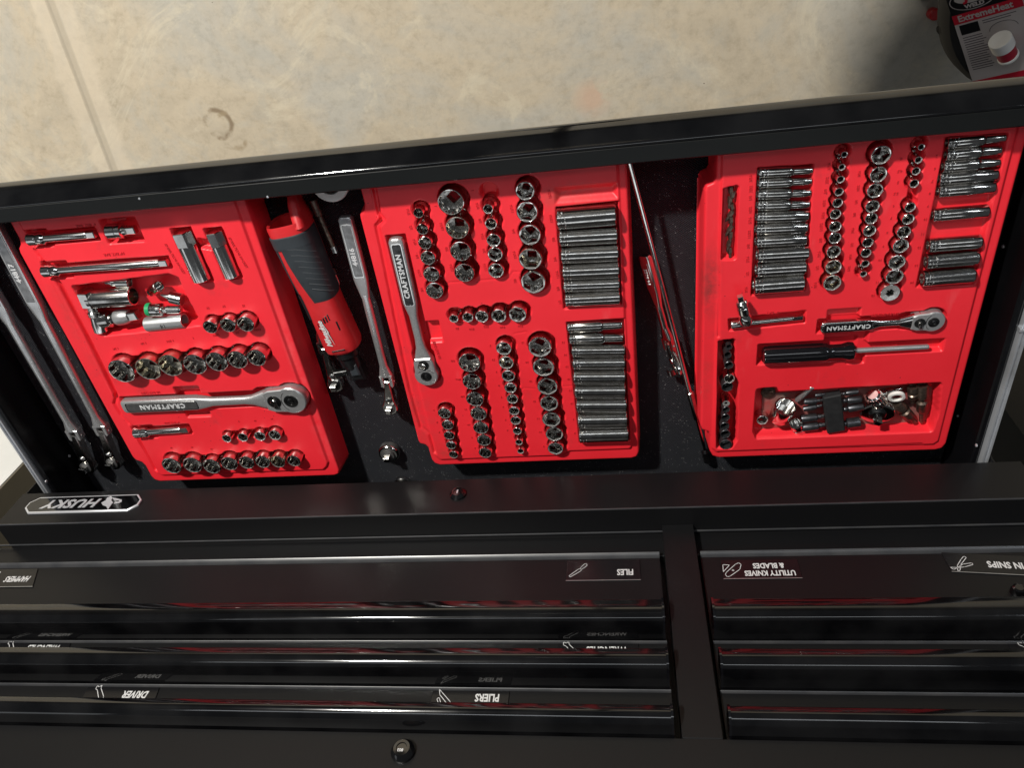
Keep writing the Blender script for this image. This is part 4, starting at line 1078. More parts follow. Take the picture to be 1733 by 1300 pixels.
# bit slot with its bits
q1, q2 = at(1234, 330, ZT), at(1229, 430, ZT)
PK.append(('p', [tuple(at(*q, ZT))[:2] for q in ((1228, 322), (1246, 318), (1242, 436), (1224, 437))], .003, .011, .002))
# dark socket slot
PK.append(('p', [tuple(at(*q, ZT))[:2] for q in ((1219, 580), (1240, 577), (1241, 640), (1246, 650), (1244, 745), (1236, 757), (1216, 757))], .003, .026, .002))
# stuff bin
PK.append(('p', [tuple(at(*q, ZT))[:2] for q in ((1285, 662), (1310, 660), (1314, 668), (1588, 652), (1584, 700), (1574, 728), (1283, 740), (1279, 730))], .004, .023, .003))
# step lines
gr(((1213, 268), (1216, 318), (1216, 570)), .0022, .003)
gr(((1216, 766), (1560, 752)), .0022, .002)
outR = [(-.117, .298), (-.117, .330), (-.114, .338), (-.106, .341), (-.1045, .347), (-.1045, .705), (-.1065, .713), (-.116, .718), (-.118, .726), (-.119, .756), (-.123, .765), (-.132, .769), (-.436, .769), (-.445, .766), (-.449, .757), (-.449, .298)]
platR = [(-.123, .29), (-.123, .748), (-.128, .755), (-.430, .755), (-.436, .749), (-.436, .29)]
mk = []
for A, L, rot, sz in ((C5, [('3/16', 450, 320), ('7/32', 452, 400), ('1/4', 448, 470), ('9/32', 448, 560), ('5/16', 445, 640), ('11/32', 440, 745), ('3/8', 432, 835), ('7/16', 428, 935), ('1/2', 426, 1045), ('9/16', 415, 1165),
                            ('3/16', 1045, 230), ('7/32', 1030, 335), ('1/4', 1018, 420), ('9/32', 1008, 510), ('5/16', 1000, 600), ('11/32', 985, 690), ('3/8', 980, 790), ('7/16', 970, 895), ('1/2', 955, 1000), ('9/16', 940, 1130)], -1.5, .0048),
                      (C6, [('3/16', 108, 330), ('9/32', 100, 440), ('1/4', 85, 545), ('3/8', 72, 640), ('7/16', 60, 760), ('1/2', 52, 870), ('9/16', 40, 960), ('5/32', 30, 1050)], -1.5, .0042),
                      (C6, [('4', 428, 215), ('4.5', 415, 310), ('5', 400, 395), ('5.5', 385, 480), ('6', 368, 575), ('7', 350, 665), ('8', 320, 775), ('9', 290, 880), ('10', 265, 985), ('11', 245, 1155), ('12', 212, 1255),
                            ('5', 695, 195), ('6', 680, 290), ('7', 662, 385), ('8', 642, 478), ('9', 628, 575), ('10', 610, 675), ('11', 588, 785), ('12', 562, 890), ('13', 540, 1025), ('14', 508, 1155)], 0, .0046),
                      (C7, [('3" EXT', 575, 205)], 0, .0052), (C8, [('1/4 RATCHET', 285, 218), ('BIT HANDLE', 280, 445)], 0, .0056)):
    for s, x, y in L:
        q = a2(A, x, y); mk.append((s, q.x, q.y, sz, rot))
TR = tray(outR, platR, PK, 'red moulded socket tray at the right with a bit driver and a junk bin', GT, mk)
# bits in the slot
for k, (x, y, l) in enumerate(((1238, 325, 0), (1240, 333, 1), (1236, 342, 0), (1240, 353, 1), (1236, 365, 0), (1238, 376, 1), (1235, 390, 0), (1237, 402, 0), (1234, 416, 1), (1236, 428, 0))):
    c = at(x, y, ZT - .004); a = 1.45 + rnd.uniform(-.5, .5); dd = Vector((math.cos(a), math.sin(a), rnd.uniform(-.15, .35)))
    P = Vector((c.x, c.y, ZT - .0065)) - dd * .006
    bar(P, P + dd, [('bit_shank', 'bitsteel', ('hex', 0, .008, .0034)), ('bit_tip', 'bitsteel', [(.0078, .0022), (.0125, .0020), (.0155, .0006)])], None,
        f'brown steel driver bit, {("topmost" if k == 0 else "lowest" if k == 9 else ORD[k] + " from the top")} in the narrow bit slot', 'driver bit', 'driver_bit', 'driver bits in the slot of the right tray')
GB = 'dark sockets in the narrow side slot of the right tray'
dm = cols(C7, [(272, 450, 24), (260, 508, 28), (266, 578, 34), (268, 680, 40), (252, 735, 42), (248, 850, 28), (242, 895, 28), (246, 950, 32), (236, 1015, 34), (240, 1070, 38), (245, 1145, 45)])
for k, (x, y, r) in enumerate(dm):
    mt = 'worn' if k in (3, 5) else 'impact'
    upright(x, y, r, .024, .001 if k != 3 else .006, 6 if k != 5 else 'plug', .0055, f'{"bright" if k in (3, 5) else "dark"} socket, {("topmost" if k == 0 else "lowest" if k == 10 else ORD[k] + " from the top")} in the narrow side slot', GB, [], mt)

# ---- bin contents
ZB = ZT - .023
lp = [at(*q, ZB) for q in ((1289, 666), (1300, 662), (1320, 664), (1450, 656), (1570, 650), (1577, 656), (1572, 700), (1562, 716), (1540, 722), (1420, 727), (1300, 733), (1289, 728))]
M['smoky'] = plain('smoky_plastic_base', (.36, .045, .045), .30, 0, .5, noise=(26, (.17, .125, .11), .06))
tb_ = MB().prism([(q.x - TR.location.x, q.y - TR.location.y) for q in lp], ZB - ZF + .0006, ZB - ZF + .0016, bev=.0004).obj('bin_base', M['smoky'], TR)
tb_['label'] = 'smoky grey brown plastic base of the junk bin'
o, _ = upright(*px(CX, 108, 375), 10.2, .026, -.006, 6, .0058, 'small chrome socket standing alone at the left end of the right bin', None, [], 'chrome')
P, Q = at(1318, 706, ZB + .010), at(1335, 680, ZB + .034)
bar(P, Q, [('socket_body', 'chrome', [(.006, .007), (0, .008), (0, .0132), (.001, .0142), (.010, .0142), (.012, .0150), (.035, .0150), (.036, .0144), (.0358, .0126), (.018, .0118)])], None, 'large chrome socket tipped over at the left of the right bin', 'socket', 'socket')
P, Q = at(1354, 730, ZB + .008), at(1341, 706, ZB + .026)
bar(P, Q, [('socket_body', 'chrome', [(.004, .006), (0, .008), (0, .0088), (.001, .0094), (.013, .0094), (.0135, .0088), (.016, .0088), (.0165, .0094), (.019, .0088), (.0195, .0094), (.028, .0094), (.029, .0085), (.029, .0070), (.015, .0065)])], None, 'small ribbed chrome socket leaning beside the black socket rail', 'socket', 'socket')
P, Q = at(1349, 678, ZB + .006), at(1366, 662, ZB + .016)
bar(P, Q, [('shaft', 'satin', [(0, .0035), (.001, .004), (.040, .004), (.041, .003)])], None, 'thin steel shank behind the large tipped socket', 'shank', 'shank')
# rail with impact sockets
A_, B_ = at(1407, 668, ZB + .018), at(1414, 728, ZB + .018); d = (B_ - A_); d.z = 0; L = d.length
rl = thing('socket_rail', A_, 'matt black plastic socket rail lying in the right bin', 'socket rail', None, m=frame(A_, d))
MB().box((-.001, -.0118, -.006), (L, .0118, .006), bev=.0015).obj('rail_strip', M['rubberblack'], rl)
sides = {('left', k): v for k, v in enumerate((((480, 212), (655, 195), 24), ((472, 275), (650, 240), 22), ((452, 362), (670, 335), 30), ((462, 440), (680, 412), 34)))}
sides.update({('right', k): v for k, v in enumerate((((985, 185), (790, 205), 28), ((1002, 250), (790, 285), 30), ((970, 388), (790, 412), 40)))})
sides.update({('top', 0): ((955, 118), (790, 145), 20), ('top', 1): ((578, 155), (670, 140), 16)})
for (sd_, k), (a, b, w) in sides.items():
    P, Q = a2(CX, *a, ZB + .016), a2(CX, *b, ZB + .016); L = (Q - P).length; r = w / 5.252 * .00098
    lab = {'left': f'{ORD[k]} black impact socket from the top, left side of the black rail', 'right': f'{ORD[k]} black impact socket from the top, right side of the black rail',
           'top': ('black impact socket' if k == 0 else 'short black hexagon stud') + (' at the top right end of the black rail' if k == 0 else ' at the top left end of the black rail')}[sd_]
    bar(P, Q, [('socket_body', 'impact', [(.004, r * .6), (0, r * .7), (0, r * .94), (.001, r), (L * .60, r), (L * .63, r * .93), (L * .66, r * .60)]), ('hex_shank', 'impact', ('hex', L * .65, L * .93, r * .50)), ('shank_collar', 'impact', [(L * .70, r * .62), (L * .76, r * .66), (L * .80, r * .6)])],
        None, lab, 'impact socket', 'impact_socket', 'black impact sockets clipped to the rail')
# knurled spinner, bevel disc, ring, joints
P, Q = at(1477, 668, ZB + .030), at(1493, 686, ZB + .022)
sp = bar(P, Q, [('spinner_core', 'chrome', [(0, .007), (.002, .0095), (.024, .0095), (.026, .006)])], None, 'bright knurled chrome spinner right of the black rail', 'spinner', 'knurled_spinner')
kn = MB()
for k in range(16):
    t = 2 * math.pi * k / 16; kn.tube([(.002, .0096 * math.cos(t), .0096 * math.sin(t)), (.011, .0096 * math.cos(t), .0096 * math.sin(t))], .0012, 5)
    kn.tube([(.014, .0096 * math.cos(t), .0096 * math.sin(t)), (.024, .0096 * math.cos(t), .0096 * math.sin(t))], .0012, 5)
k_ = kn.obj('knurling', M['chrome'], sp); k_['kind'] = 'stuff'
c = at(1485, 701, ZB + .020)
dk = thing('drive_disc', c, 'round chrome disc adapter with a square stub in the right bin', 'adapter', None, m=frame(c, (.15, .30, .93)))
MB().lathe([(-.009, .012), (-.008, .0200), (-.004, .0222), (-.001, .0222), (0, .0215), (.0004, .0200), (-.0006, .0125)], 40).obj('disc', M['chrome'], dk)
kn = MB()
for k in range(40):
    t = 2 * math.pi * k / 40; kn.tube([(-.0078, .0218 * math.cos(t), .0218 * math.sin(t)), (-.001, .0221 * math.cos(t), .0221 * math.sin(t))], .0008, 5)
k_ = kn.obj('knurling', M['chrome'], dk); k_['kind'] = 'stuff'
MB().lathe([(-.002, .0118), (.001, .0118), (.0035, .0095), (.0038, .006), (.0060, .006), (.0065, .0045)], 28).obj('hub', M['darksteel'], dk)
MB().box((.006, -.0042, -.0042), (.0165, .0042, .0042), bev=.0008).obj('square_drive', M['chrome'], dk)
c = at(1517, 670, ZB + .020); rg = []
ro = thing('ring', c, 'pale plastic ring among the steel joints of the right bin', 'ring', None, m=frame(c, (.1, .35, .93)))
MB().lathe([(0, .0070), (-.001, .0105), (.001, .0112), (.0035, .0108), (.0040, .0078), (.0030, .0066)], 28, cap0=False, cap1=False).obj('ring_body', M['white'], ro)
for (x0, y0), (x1, y1), r, lab, mt in (((1290, 215), (1465, 395), .0085, 'brown steel joint slanting down below the pale ring', 'bitsteel'), ((1440, 75), (1442, 225), .0068, 'short brown steel joint standing near the right end of the bin', 'bitsteel'),
                                   ((1525, 60), (1522, 395), .0078, 'long brown steel joint at the right end of the bin', 'bitsteel'), ((1110, 165), (1350, 85), .0068, 'bright steel joint along the upper edge of the right bin', 'worn')):
    P, Q = a2(CX, x0, y0, ZB + .014), a2(CX, x1, y1, ZB + .009); L = (Q - P).length
    bar(P, Q, [('socket_end', mt, [(.003, r * .6), (0, r * .7), (0, r * .95), (.001, r), (L * .30, r), (L * .32, r * .7)]), ('neck', mt, [(L * .31, r * .62), (L * .42, r * .62)]), ('yoke', mt, [(L * .40, r * .7), (L * .44, r * .98), (L * .66, r * .9), (L * .72, r * .55)]),
               ('shank', mt, [(L * .70, r * .42), (L * .96, r * .42), (L, r * .3)])], None, lab, 'universal joint', 'swivel_joint')
c = at(1300, 664, ZB + .004)
tag(MB().lathe([(0, .008), (.001, .010), (.0045, .010), (.005, .009)], 24, vert(c.x, c.y, ZB + .0005)).obj('round_magnet', M['bitsteel']), 'small round disc at the upper left corner of the right bin', 'magnet')

# ============================ LOOSE TOOLS ON THE LINER ============================
def flex_ratchet(P, Y, H, z, hw, R, label, num, grip='satin', tube='satin', group=None, dark='darksteel', panelL=.34, size=.009, tilt=.35, roll=0):
    """P tail of the handle, Y hinge, H centre of the head; the square drive points up"""
    P, Y, H = Vector(P), Vector(Y), Vector(H); P.z = Y.z = z; H.z = z - .002
    L = (Y - P).length
    t = thing('flex_head_ratchet', P, label, 'ratchet', group, m=frame(P, Y - P) @ Matrix.Rotation(roll, 4, 'X'))
    h = hw * .62
    MB().loft([(0, hw * .8, h * .8, 0, 0, 4), (.003, hw, h, 0, 0, 6), (panelL * L, hw * 1.02, h, 0, 0, 6), (panelL * L + .008, hw * .95, h * .9, 0, 0, 5), (panelL * L + .030, hw * .62, h * .85, 0, 0, 3)], 24).obj('handle', M[grip], t)
    MB().loft([(panelL * L + .026, hw * .60, h * .9, 0, 0, 2.4), (panelL * L + .05, hw * .66, h * 1.0, 0, 0, 2.1), (L * .8, hw * .60, h * .95, 0, 0, 2.1), (L - .030, hw * .62, h * .95, 0, 0, 2.2), (L - .016, hw * .95, h * 1.0, 0, 0, 3), (L - .010, hw * 1.08, h, 0, 0, 4)], 24).obj('shank', M[tube], t)
    MB().prism(rrect(.010, -hw * .66, panelL * L - .004, hw * .66, .002), h * .9, h + .0004, bev=.0002).obj('grip_panel', M[dark], t)
    MB().prism(rrect(.009, -hw * .72, panelL * L - .003, hw * .72, .002), h * .9, h + .0001).obj('grip_frame', M['chrome'], t)
    if num: letters('stamped_number', num, size, Matrix.Translation((panelL * L * .62, 0, h + .0006)) @ Matrix.Rotation(math.pi, 4, 'Z'), M['printdim'], t, .0003, 1.1, 0, size * .02)
    for s in (-1, 1):
        MB().prism([(L - .014, s * hw * .45), (L + .006, s * hw * .45), (L + .010, s * hw * .7), (L + .006, s * hw * 1.05), (L - .012, s * hw * 1.05)], -h, h, bev=.001).obj('fork_arm', M[tube], t)
    MB().lathe([(0, .0022), (.001, .0026), (2 * hw * 1.1, .0026), (2 * hw * 1.1 + .001, .002)], 14, frame((L + .001, -hw * 1.12, 0), (0, 1, 0))).obj('hinge_pin', M['chrome'], t)
    inv = t.matrix_world.inverted() if False else frame(P, Y - P).inverted()
    hc = inv @ H; ang = math.atan2(hc.y, hc.x - L); D = math.hypot(hc.y, hc.x - L)
    hm = Matrix.Translation((L, 0, 0)) @ Matrix.Rotation(ang, 4, 'Z') @ Matrix.Rotation(tilt, 4, 'X')
    hd = MB(); out = circ(D, 0, R, 24, -125, 125) + [(D - 1.3 * R, R * .62), (-.002, hw * .42), (-.002, -hw * .42), (D - 1.3 * R, -R * .62)]
    hd.prism(out, -h * 1.0, h * 1.0, bev=.0014); ho = hd.obj('head', M['worn'], t, m=hm)
    MB().lathe([(-.001, R * .72), (.0006, R * .72), (.0012, R * .62), (.0012, R * .5)], 24, vert(D, 0, h)).obj('drive_ring', M[dark], ho)
    MB().box((D - R * .36, -R * .36, h), (D + R * .36, R * .36, h + .0105), bev=.0008).obj('square_drive', M['chrome'], ho)
    MB().lathe([(-.001, R * .42), (.0018, R * .42), (.0026, R * .3)], 18, vert(D - 1.25 * R, 0, h)).obj('direction_button', M['chrome'], ho)
    return t


# two long ones at the left wall
def clip(P, Q, y=.303):
    return P if P.y >= y else Q + (P - Q) * ((Q.y - y) / (Q.y - P.y))


F1 = clip(at(-45, 315, .822), at(174, 728, .822)); F2 = clip(at(-120, 310, .822), at(128, 736, .822))
flex_ratchet(F1, at(174, 728, .822), at(196, 777, .816), .822, .0106, .0145, 'long flex head ratchet leaning against the left edge of the left tray', '44817', size=.011, tube='tube', grip='tube', dark='panelgrey', tilt=.08, panelL=.36)
flex_ratchet(F2, at(128, 736, .822), at(152, 784, .816), .822, .0106, .0145, 'long flex head ratchet nearest the left drawer wall', '44817', size=.011, tube='tube', grip='tube', dark='panelgrey', tilt=.08, panelL=.36)
for px_, py_, Y2 in ((178, 741, 0), (131, 748, 0)): pass
# the centre gap
flex_ratchet(at(584, 366, .822), at(656, 645, .822), at(663, 684, .816), .822, .0095, .0120, 'slim flex head ratchet lying between the red power tool and the middle tray', '44816', tube='tube', size=.0095, dark='panelgrey', tilt=.05)
r_ = flex_ratchet(at(505, 430, .812), at(549, 590, .812), at(568, 650, .812), .8115, .0085, .0125, 'chrome ratchet mostly hidden under the red power tool', '', grip='chrome', tube='chrome', tilt=0)
P, Q = at(529, 337, .815), at(568, 428, .815); P = clip(P, Q, .297); L = (Q - P).length
bar(P, Q, [('collar', 'bitsteel', [(0, .0045), (.001, .0055), (.022, .0055), (.024, .0042)]), ('shaft', 'bitsteel', [(.023, .0040), (L - .010, .0038)]), ('square_drive', 'chrome', ('sq', L - .0105, L, .0032))], None, 'thin brownish extension bar beside the top of the red power tool', 'extension bar', 'extension_bar')
P, Q = at(560, 452, .812), at(574, 482, .812); L = (Q - P).length
bar(P, Q, [('clip_body', 'darksteel', [(0, .003), (.001, .0055), (.010, .0058), (.012, .004)]), ('clip_tip', 'chrome', [(.0115, .0035), (L - .004, .003), (L, .001)])], None, 'small dark steel clip beside the red power tool', 'clip', 'steel_clip')
c = at(658, 768, .812)
ad = thing('impact_adapter', Vector((c.x, c.y, ZF)), 'round dark steel chuck adapter with a square stub standing on the liner', 'adapter', None)
MB().lathe([(0, .014), (.001, .0165), (.006, .0175), (.012, .0175), (.014, .0160), (.0145, .0105), (.018, .0100), (.0185, .0065), (.020, .0060), (.0205, .005)], 32, vert(0, 0, 0)).obj('adapter_body', M['chuck'], ad)
MB().lathe([(.0110, .0176), (.0118, .0178), (.0132, .0172), (.0146, .0158), (.0148, .0142)], 32, vert(0, 0, 0), cap0=False, cap1=False).obj('bright_ring', M['worn'], ad)
MB().box((-.0045, -.0045, .020), (.0045, .0045, .030), bev=.0008).obj('square_drive', M['worn'], ad)
c = at(556, 311, .825)
tr = MB().lathe([(0, .0150), (0, .0240), (.001, .0250), (.011, .0250), (.012, .0240), (.012, .0150), (.011, .0142), (.001, .0142), (0, .0150)], 36, vert(c.x, c.y, .812), cap0=False, cap1=False).obj('tape_roll', M['white'])
tag(tr, 'white tape roll tucked under the drawer front between left and middle trays', 'tape')
c = at(683, 816, .80)
st = MB().lathe([(0, .012), (.002, .015), (.008, .015), (.012, .011), (.013, .008)], 28, vert(c.x, c.y, ZF)).obj('chrome_stud', M['chrome'])
tag(st, 'round chrome stud at the back of the drawer below the steel adapter', 'stud')
# right gap: magnet pick-up rod and a ratchet that mirrors the red tray
P, Q = at(1062, 262, .842), at(1198, 782, .812); P = clip(P, Q, .298); L = (Q - P).length; f1 = .775
bar(P, Q, [('rod', 'chrome', [(0, .0032), (L * f1 - .03, .0032)]), ('sleeve', 'worn', [(L * f1 - .031, .0040), (L * f1 - .030, .0052), (L * f1 + .022, .0052), (L * f1 + .023, .004)]), ('thin_rod', 'chrome', [(L * f1 + .022, .0028), (L * .955, .0026)]),
           ('magnet_tip', 'glossblack', [(L * .95, .0035), (L * .955, .0062), (L * .995, .0066), (L, .005)])], None, 'long telescoping pick-up rod slanting down beside the right tray', 'pick-up rod', 'pickup_rod')
flex_ratchet(at(1091, 432, .812), at(1133, 583, .812), at(1147, 622, .812), .812, .0085, .0125, 'flex head ratchet mirroring red, lying under the long pick-up rod', '14 9155', grip='chrome', tube='chrome', size=.007, dark='chrome', tilt=.3, roll=.75)

# ---- power tool
A0, B0 = at(487, 378, .835), at(583, 592, .835); A0.z = B0.z = .8295; L = (B0 - A0).length
pt = thing('power_ratchet', A0, 'red and charcoal cordless power ratchet without its battery', 'power tool', None, m=frame(A0, B0 - A0))
W0 = .0275
body = [(-.004, .0275, .0265, 0, 0, 3), (0, .0285, .0275, 0, 0, 3), (.030, .0280, .0275, 0, 0, 3), (.075, .0265, .0265, 0, 0, 3), (.105, .0250, .0240, 0, 0, 3), (.125, .0248, .0235, 0, 0, 3), (L - .012, .0268, .0240, 0, 0, 3), (L - .004, .0252, .0230, 0, 0, 2.8), (L, .0190, .0195, 0, 0, 2.6)]
mb = MB()
# hollow battery socket: outer skin rim, then inner wall going down
inner = [(.030, .018, .018, 0, 0, 3), (.028, .0225, .0215, 0, 0, 3), (-.002, .0245, .0235, 0, 0, 3)]
mb.loft(inner + body, 36, cap0=True)
mb.obj('housing', M['toolred'], pt, smooth=35)
# raised hook shaped collar on the open end
lip = MB(); lip.loft([(-.034, .0070, .010, .0195, -.004, 3), (-.022, .0085, .015, .0185, -.002, 3), (-.012, .0085, .020, .0188, -.001, 3), (.004, .0085, .0262, .0198, 0, 3)], 28); lip.obj('battery_collar', M['toolred'], pt)


def skin(x0, x1, a0, a1, off, name, mat, edge=None, n=22, steps=16, grow=.0014):
    """patch of overmould wrapped on the housing between two angle functions"""
    def sect(x):
        for s0, s1 in zip(body, body[1:]):
            if s0[0] <= x <= s1[0]:
                t = (x - s0[0]) / (s1[0] - s0[0]); return [s0[i] + (s1[i] - s0[i]) * t for i in range(6)]
        return body[-1]
    G = []; m = MB()
    for i in range(steps + 1):
        x = x0 + (x1 - x0) * i / steps; s = sect(x); row = []
        lo, hi = a0(i / steps), a1(i / steps)
        for k in range(n + 1):
            t = math.radians(lo + (hi - lo) * k / n); c, q = math.cos(t), math.sin(t); e = s[5]
            w, h = s[1] + off, s[2] + off
            if k in (0, n) or i in (0, steps): w -= off; h -= off
            row.append((x, w * math.copysign(abs(c) ** (2 / e), c), h * math.copysign(abs(q) ** (2 / e), q)))
        G.append(m.ring(row))
    for a, b in zip(G, G[1:]):
        for k in range(n): m.f.append((a[k], a[k + 1], b[k + 1], b[k]))
    return m.obj(name, M[mat], pt, smooth=50)


# local +Y is the photograph's right, 90 degrees is up
skin(.012, .111, lambda t: -15, lambda t: 112 - 30 * max(0, t - .35), .0013, 'grip_overmould', 'grip')
skin(.012, .100, lambda t: 124 + 22 * t, lambda t: 186, .0012, 'side_overmould', 'grip')
skin(.010, .028, lambda t: -15, lambda t: 186, .0016, 'front_overmould', 'grip')
for k in range(8):
    x = .034 + k * .0088; P_ = []
    for j in range(9):
        th = math.radians(24 + 8.6 * j - k); s = .0285 - .0003 * k
        P_.append((x + .007 - .0018 * j, s * math.copysign(abs(math.cos(th)) ** .667, math.cos(th)), (.0284 - .00022 * k) * abs(math.sin(th)) ** .667))
    MB().tube(P_, .00085, 6).obj('grip_rib', M['gripline'], pt)
skin(.096, .140, lambda t: 132 + 6 * t, lambda t: 158, .0024, 'paddle_lever', 'toolblack', n=8)
for k in range(4):
    mm = Matrix.Translation((.136 + .0012 * k, 0, 0)) @ Matrix.Rotation(-.30 + .17 * k, 4, 'X') @ Matrix.Translation((0, 0, .0232))
    MB().box((-.0050 + k * .0008, -.0010, 0), (.0050, .0010, .0016), bev=.0003).obj('vent_slot', M['toolblack'], pt, m=mm)
for x, y, w in ((.152, .0145, .007), (.150, -.0125, .007), (L - .010, .000, .010)):
    m_ = MB().box((-w, -.0011, 0), (w, .0011, .0012), bev=.0003)
    o = m_.obj('vent_slot', M['toolblack'], pt); o.matrix_local = Matrix.Translation((x, y, .0216 if abs(y) > .01 else .0230)) @ Matrix.Rotation(0 if abs(y) > .01 else math.pi / 2, 4, 'Z') @ Matrix.Rotation((-.55 if y > 0 else .5) if abs(y) > .01 else 0, 4, 'X')
lm = Matrix.Translation((L * .80, 0, 0)) @ Matrix.Rotation(.16, 4, 'X') @ Matrix.Translation((0, -.0040, .0252))
letters('brand_lettering', 'Milwaukee', .0118, lm @ Matrix.Rotation(math.pi, 4, 'Z'), M['print'], pt, .0002, .84, .30, .0003)
bolt = [(-.020, -.0085), (.004, -.0050), (.002, -.0072), (.020, -.0030), (.000, -.0062), (.0025, -.0040)]
MB().prism([(-a, -b) for a, b in bolt], -.0002, .0002, lm).obj('brand_mark', M['print'], pt)
nk = MB(); nk.lathe([(L - .002, .0195), (L + .010, .0185), (L + .014, .0150), (L + .030, .0140), (L + .034, .0120)], 28); nk.obj('gear_neck', M['toolblack'], pt)
hd = MB(); hd.box((L + .028, -.012, -.011), (L + .055, .013, .008), bev=.003); hd.obj('ratchet_head', M['toolblack'], pt)
MB().box((L + .024, -.004, .0060), (L + .044, .010, .0125), bev=.002).obj('direction_dial', M['grip'], pt)
MB().box((L + .036, -.034, -.004), (L + .045, -.012, .005), bev=.001).obj('square_drive', M['darksteel'], pt)

# ============================ STOOL AND THINGS ON IT ============================
ZS = .33
c0 = Vector((-.696, .280, ZS))
stl = thing('shop_stool', Vector((c0.x, c0.y, 0)), 'low round black shop stool standing on the floor at the top right corner', 'stool')
MB().lathe([(ZS - .06, .138), (ZS - .055, .148), (ZS - .02, .151), (ZS - .006, .146), (ZS, .138), (ZS + .001, .05)], 56, vert(0, 0, 0)).obj('seat', M['rubberblack'], stl)
MB().lathe([(.05, .02), (ZS - .06, .02)], 20, vert(0, 0, 0)).obj('column', M['darksteel'], stl)
for k in range(5):
    a = 2 * math.pi * k / 5 + .3
    lg = MB().tube([(0, 0, .075), (.04 * math.cos(a), .04 * math.sin(a), .065), (.075 * math.cos(a), .075 * math.sin(a), .045)], .012, 10).obj('leg', M['darksteel'], stl)
    MB().lathe([(-.012, .018), (-.010, .022), (.010, .022), (.012, .018)], 20, frame((.075 * math.cos(a), .075 * math.sin(a), .022), (-math.sin(a), math.cos(a), 0))).obj('castor', M['rubberblack'], lg)
q = at(1594, 52, ZS - .035); lv = MB().tube([(0, 0, ZS - .075), ((q.x - c0.x) * .6, (q.y - c0.y) * .6, ZS - .07), (q.x - c0.x, q.y - c0.y, ZS - .045)], .008, 10); lv.lathe([(0, .008), (.003, .013), (.03, .013), (.033, .008)], 16, frame((q.x - c0.x, q.y - c0.y, ZS - .045), (-(q.x - c0.x), -(q.y - c0.y), .05))); lv.obj('height_lever', M['rubberblack'], stl)
q = at(1583, 24, .02)
tag(MB().lathe([(0, .009), (.001, .011), (.02, .011), (.022, .008)], 28, vert(q.x, q.y, .0005)).obj('red_cap', M['toolred']), 'red round cap on the floor beside the black stool', 'cap')
tbl = thing('shadow_caster_table', Vector((.114, -.548, 0)), 'small round table added out of view to cast the floor shadow', 'table')  # unseen table, added only to throw the soft shadow on the floor
MB().lathe([(1.125, .02), (1.13, .185), (1.135, .195), (1.150, .195), (1.155, .188)], 48, vert(0, 0, 0)).obj('table_top', M['whitewall'], tbl)
MB().lathe([(.03, .018), (1.126, .018)], 16, vert(0, 0, 0)).obj('pedestal', M['darksteel'], tbl)
MB().lathe([(0, .16), (.008, .165), (.02, .15), (.032, .03)], 40, vert(0, 0, 0)).obj('base', M['darksteel'], tbl)
# blister card
K0, K1, K2 = at(1646, 137, ZS + .004), at(1603, 36, ZS + .004), at(1713, 4, ZS + .066)
ux = (K2 - K1).normalized()                     # along the card's top edge as the picture shows it, left to right
uy = (K1 - K0); uy -= ux * uy.dot(ux); uy.normalize()
Wc = (K2 - K1).length * 1.06; Hc = Wc * 1.42
uz = ux.cross(uy)
if uz.z < 0: uz = -uz
# lower left corner of the printed card in the picture
Cm = Matrix(((ux.x, uy.x, uz.x, K0.x), (ux.y, uy.y, uz.y, K0.y), (ux.z, uy.z, uz.z, K0.z), (0, 0, 0, 1)))
card = thing('blister_card', K0, 'adhesive blister card with red header and white tub lying on the black stool', 'packaging', None, m=Cm)
H1 = (K1 - K0).length
def cb(x0, y0, x1, y1, z, name, mat): return MB().box((x0, y0, 0 if z < .0006 else z - .0003), (x1, y1, z)).obj(name, M[mat], card)
MBc = cb(0, -.012, Wc, H1 + .060, .0005, 'backing_card', 'cardwhite')
cb(.0002, -.0118, Wc - .0002, .0, .0009, 'bottom_band', 'cardred')
cb(.0002, H1 - .010, Wc - .0002, H1 + .006, .0009, 'title_band', 'cardred')
cb(.0002, H1 + .006, Wc - .0002, H1 + .0598, .0009, 'header', 'cardblack')
cb(.006, H1 - .030, .034, H1 - .013, .0009, 'dark_panel', 'cardblack')

def ell(cx, cy, a, b, n=32): return [(cx + a * math.cos(2 * math.pi * k / n), cy + b * math.sin(2 * math.pi * k / n)) for k in range(n)]


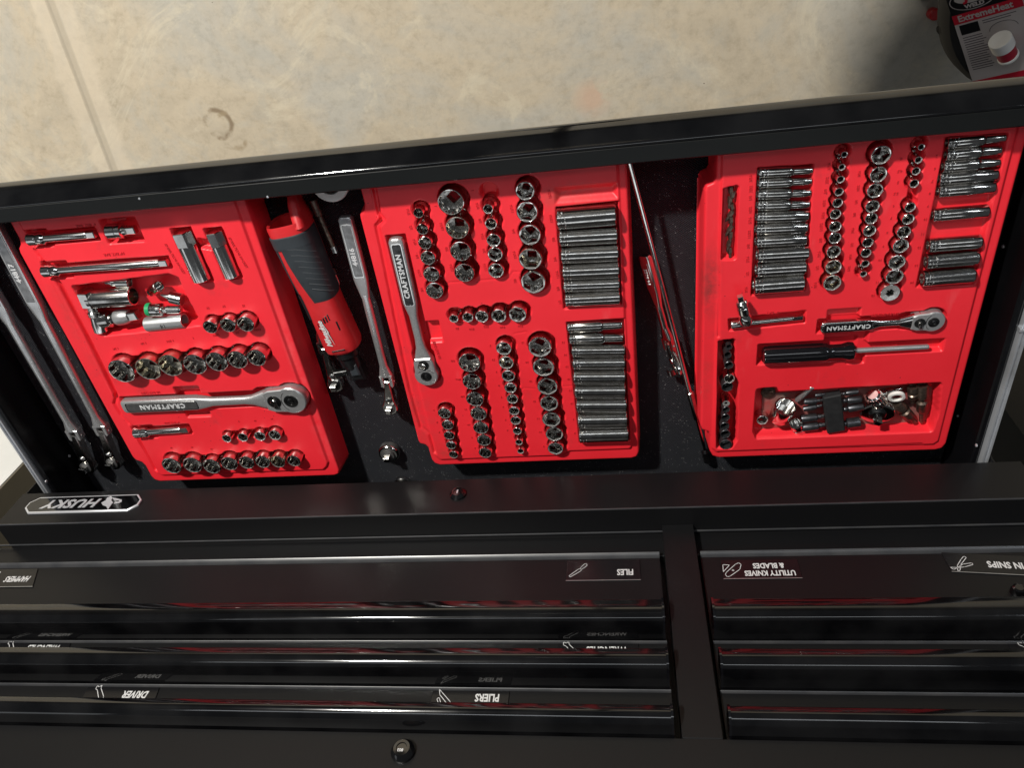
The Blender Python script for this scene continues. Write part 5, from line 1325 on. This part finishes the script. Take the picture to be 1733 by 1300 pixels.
lx, ly = .037, H1 + .026
MB().prism(ell(lx, ly, .0345, .0175), 0, .0012).obj('logo_outline', M['cardwhite'], card)
MB().prism(ell(lx, ly, .0330, .0162), 0, .0015).obj('logo_field', M['cardblack'], card)
MB().prism(ell(lx, ly + .0045, .0260, .0105), 0, .0018).obj('logo_panel', M['cardwhite'], card)
letters('logo_lettering', 'J-B', .0170, Matrix.Translation((lx, ly + .0042, .0021)), M['cardred'], card, .0001, 1.25, .1, .0010)
letters('logo_lettering', 'WELD', .0085, Matrix.Translation((lx, ly - .0108, .0018)), M['cardwhite'], card, .0001, 1.2, 0, .0004)
letters('title_lettering', 'ExtremeHeat', .0145, Matrix.Translation((Wc * .47, H1 - .0020, .0012)), M['cardwhite'], card, .0001, 1.0, 0, .0004)
ln = MB()
for k in range(15):
    y = H1 - .036 - k * .0042
    if y < .006: break
    w = .030 + rnd.uniform(-.006, .004)
    ln.box((.006, y, .0005), (.006 + w, y + .0013, .0007))
for k in range(2): ln.box((.040, H1 - .0155 - k * .004, .0005), (Wc - .012 - k * .008, H1 - .0143 - k * .004, .0007))
k_ = ln.obj('small_print', M['cardtext'], card); k_['kind'] = 'stuff'
dl = MB(); dl.tube([(.066 + .020 * math.cos(math.radians(a)), H1 - .036 + .012 * math.sin(math.radians(a)), .0006) for a in range(0, 181, 12)], .0004, 5); dl.obj('gauge_drawing', M['cardtext'], card)
inv = Cm.inverted(); P, Q = inv @ at(1707, 96, ZS + .060), inv @ at(1692, 66, ZS + .078)
fm = frame(P, Q - P); Lb = (Q - P).length
tb = MB().lathe([(0, .0138), (.001, .0150), (.004, .0150), (.005, .0136), (Lb * .5, .0136)], 36, fm).obj('tub', M['white'], card)
MB().lathe([(.0055, .01375), (Lb * .58, .01375)], 36, fm, False, False).obj('tub_label', M['labelred'], tb)
MB().lathe([(Lb * .56, .0150), (Lb * .58, .0162), (Lb - .001, .0162), (Lb, .0154), (Lb, .006)], 36, fm).obj('tub_lid', M['white'], tb)
c = at(1728, 8, ZS + .02)
cm2 = Matrix.Translation((c.x - .01, c.y, ZS + .022)) @ Matrix.Rotation(math.pi - .55, 4, 'Z')
c2 = MB().box((-.045, -.03, 0), (.045, .03, .004), cm2, .0006).obj('second_card', M['cardwhite']); tag(c2, 'second pale package lying at the upper right corner of the stool', 'packaging')
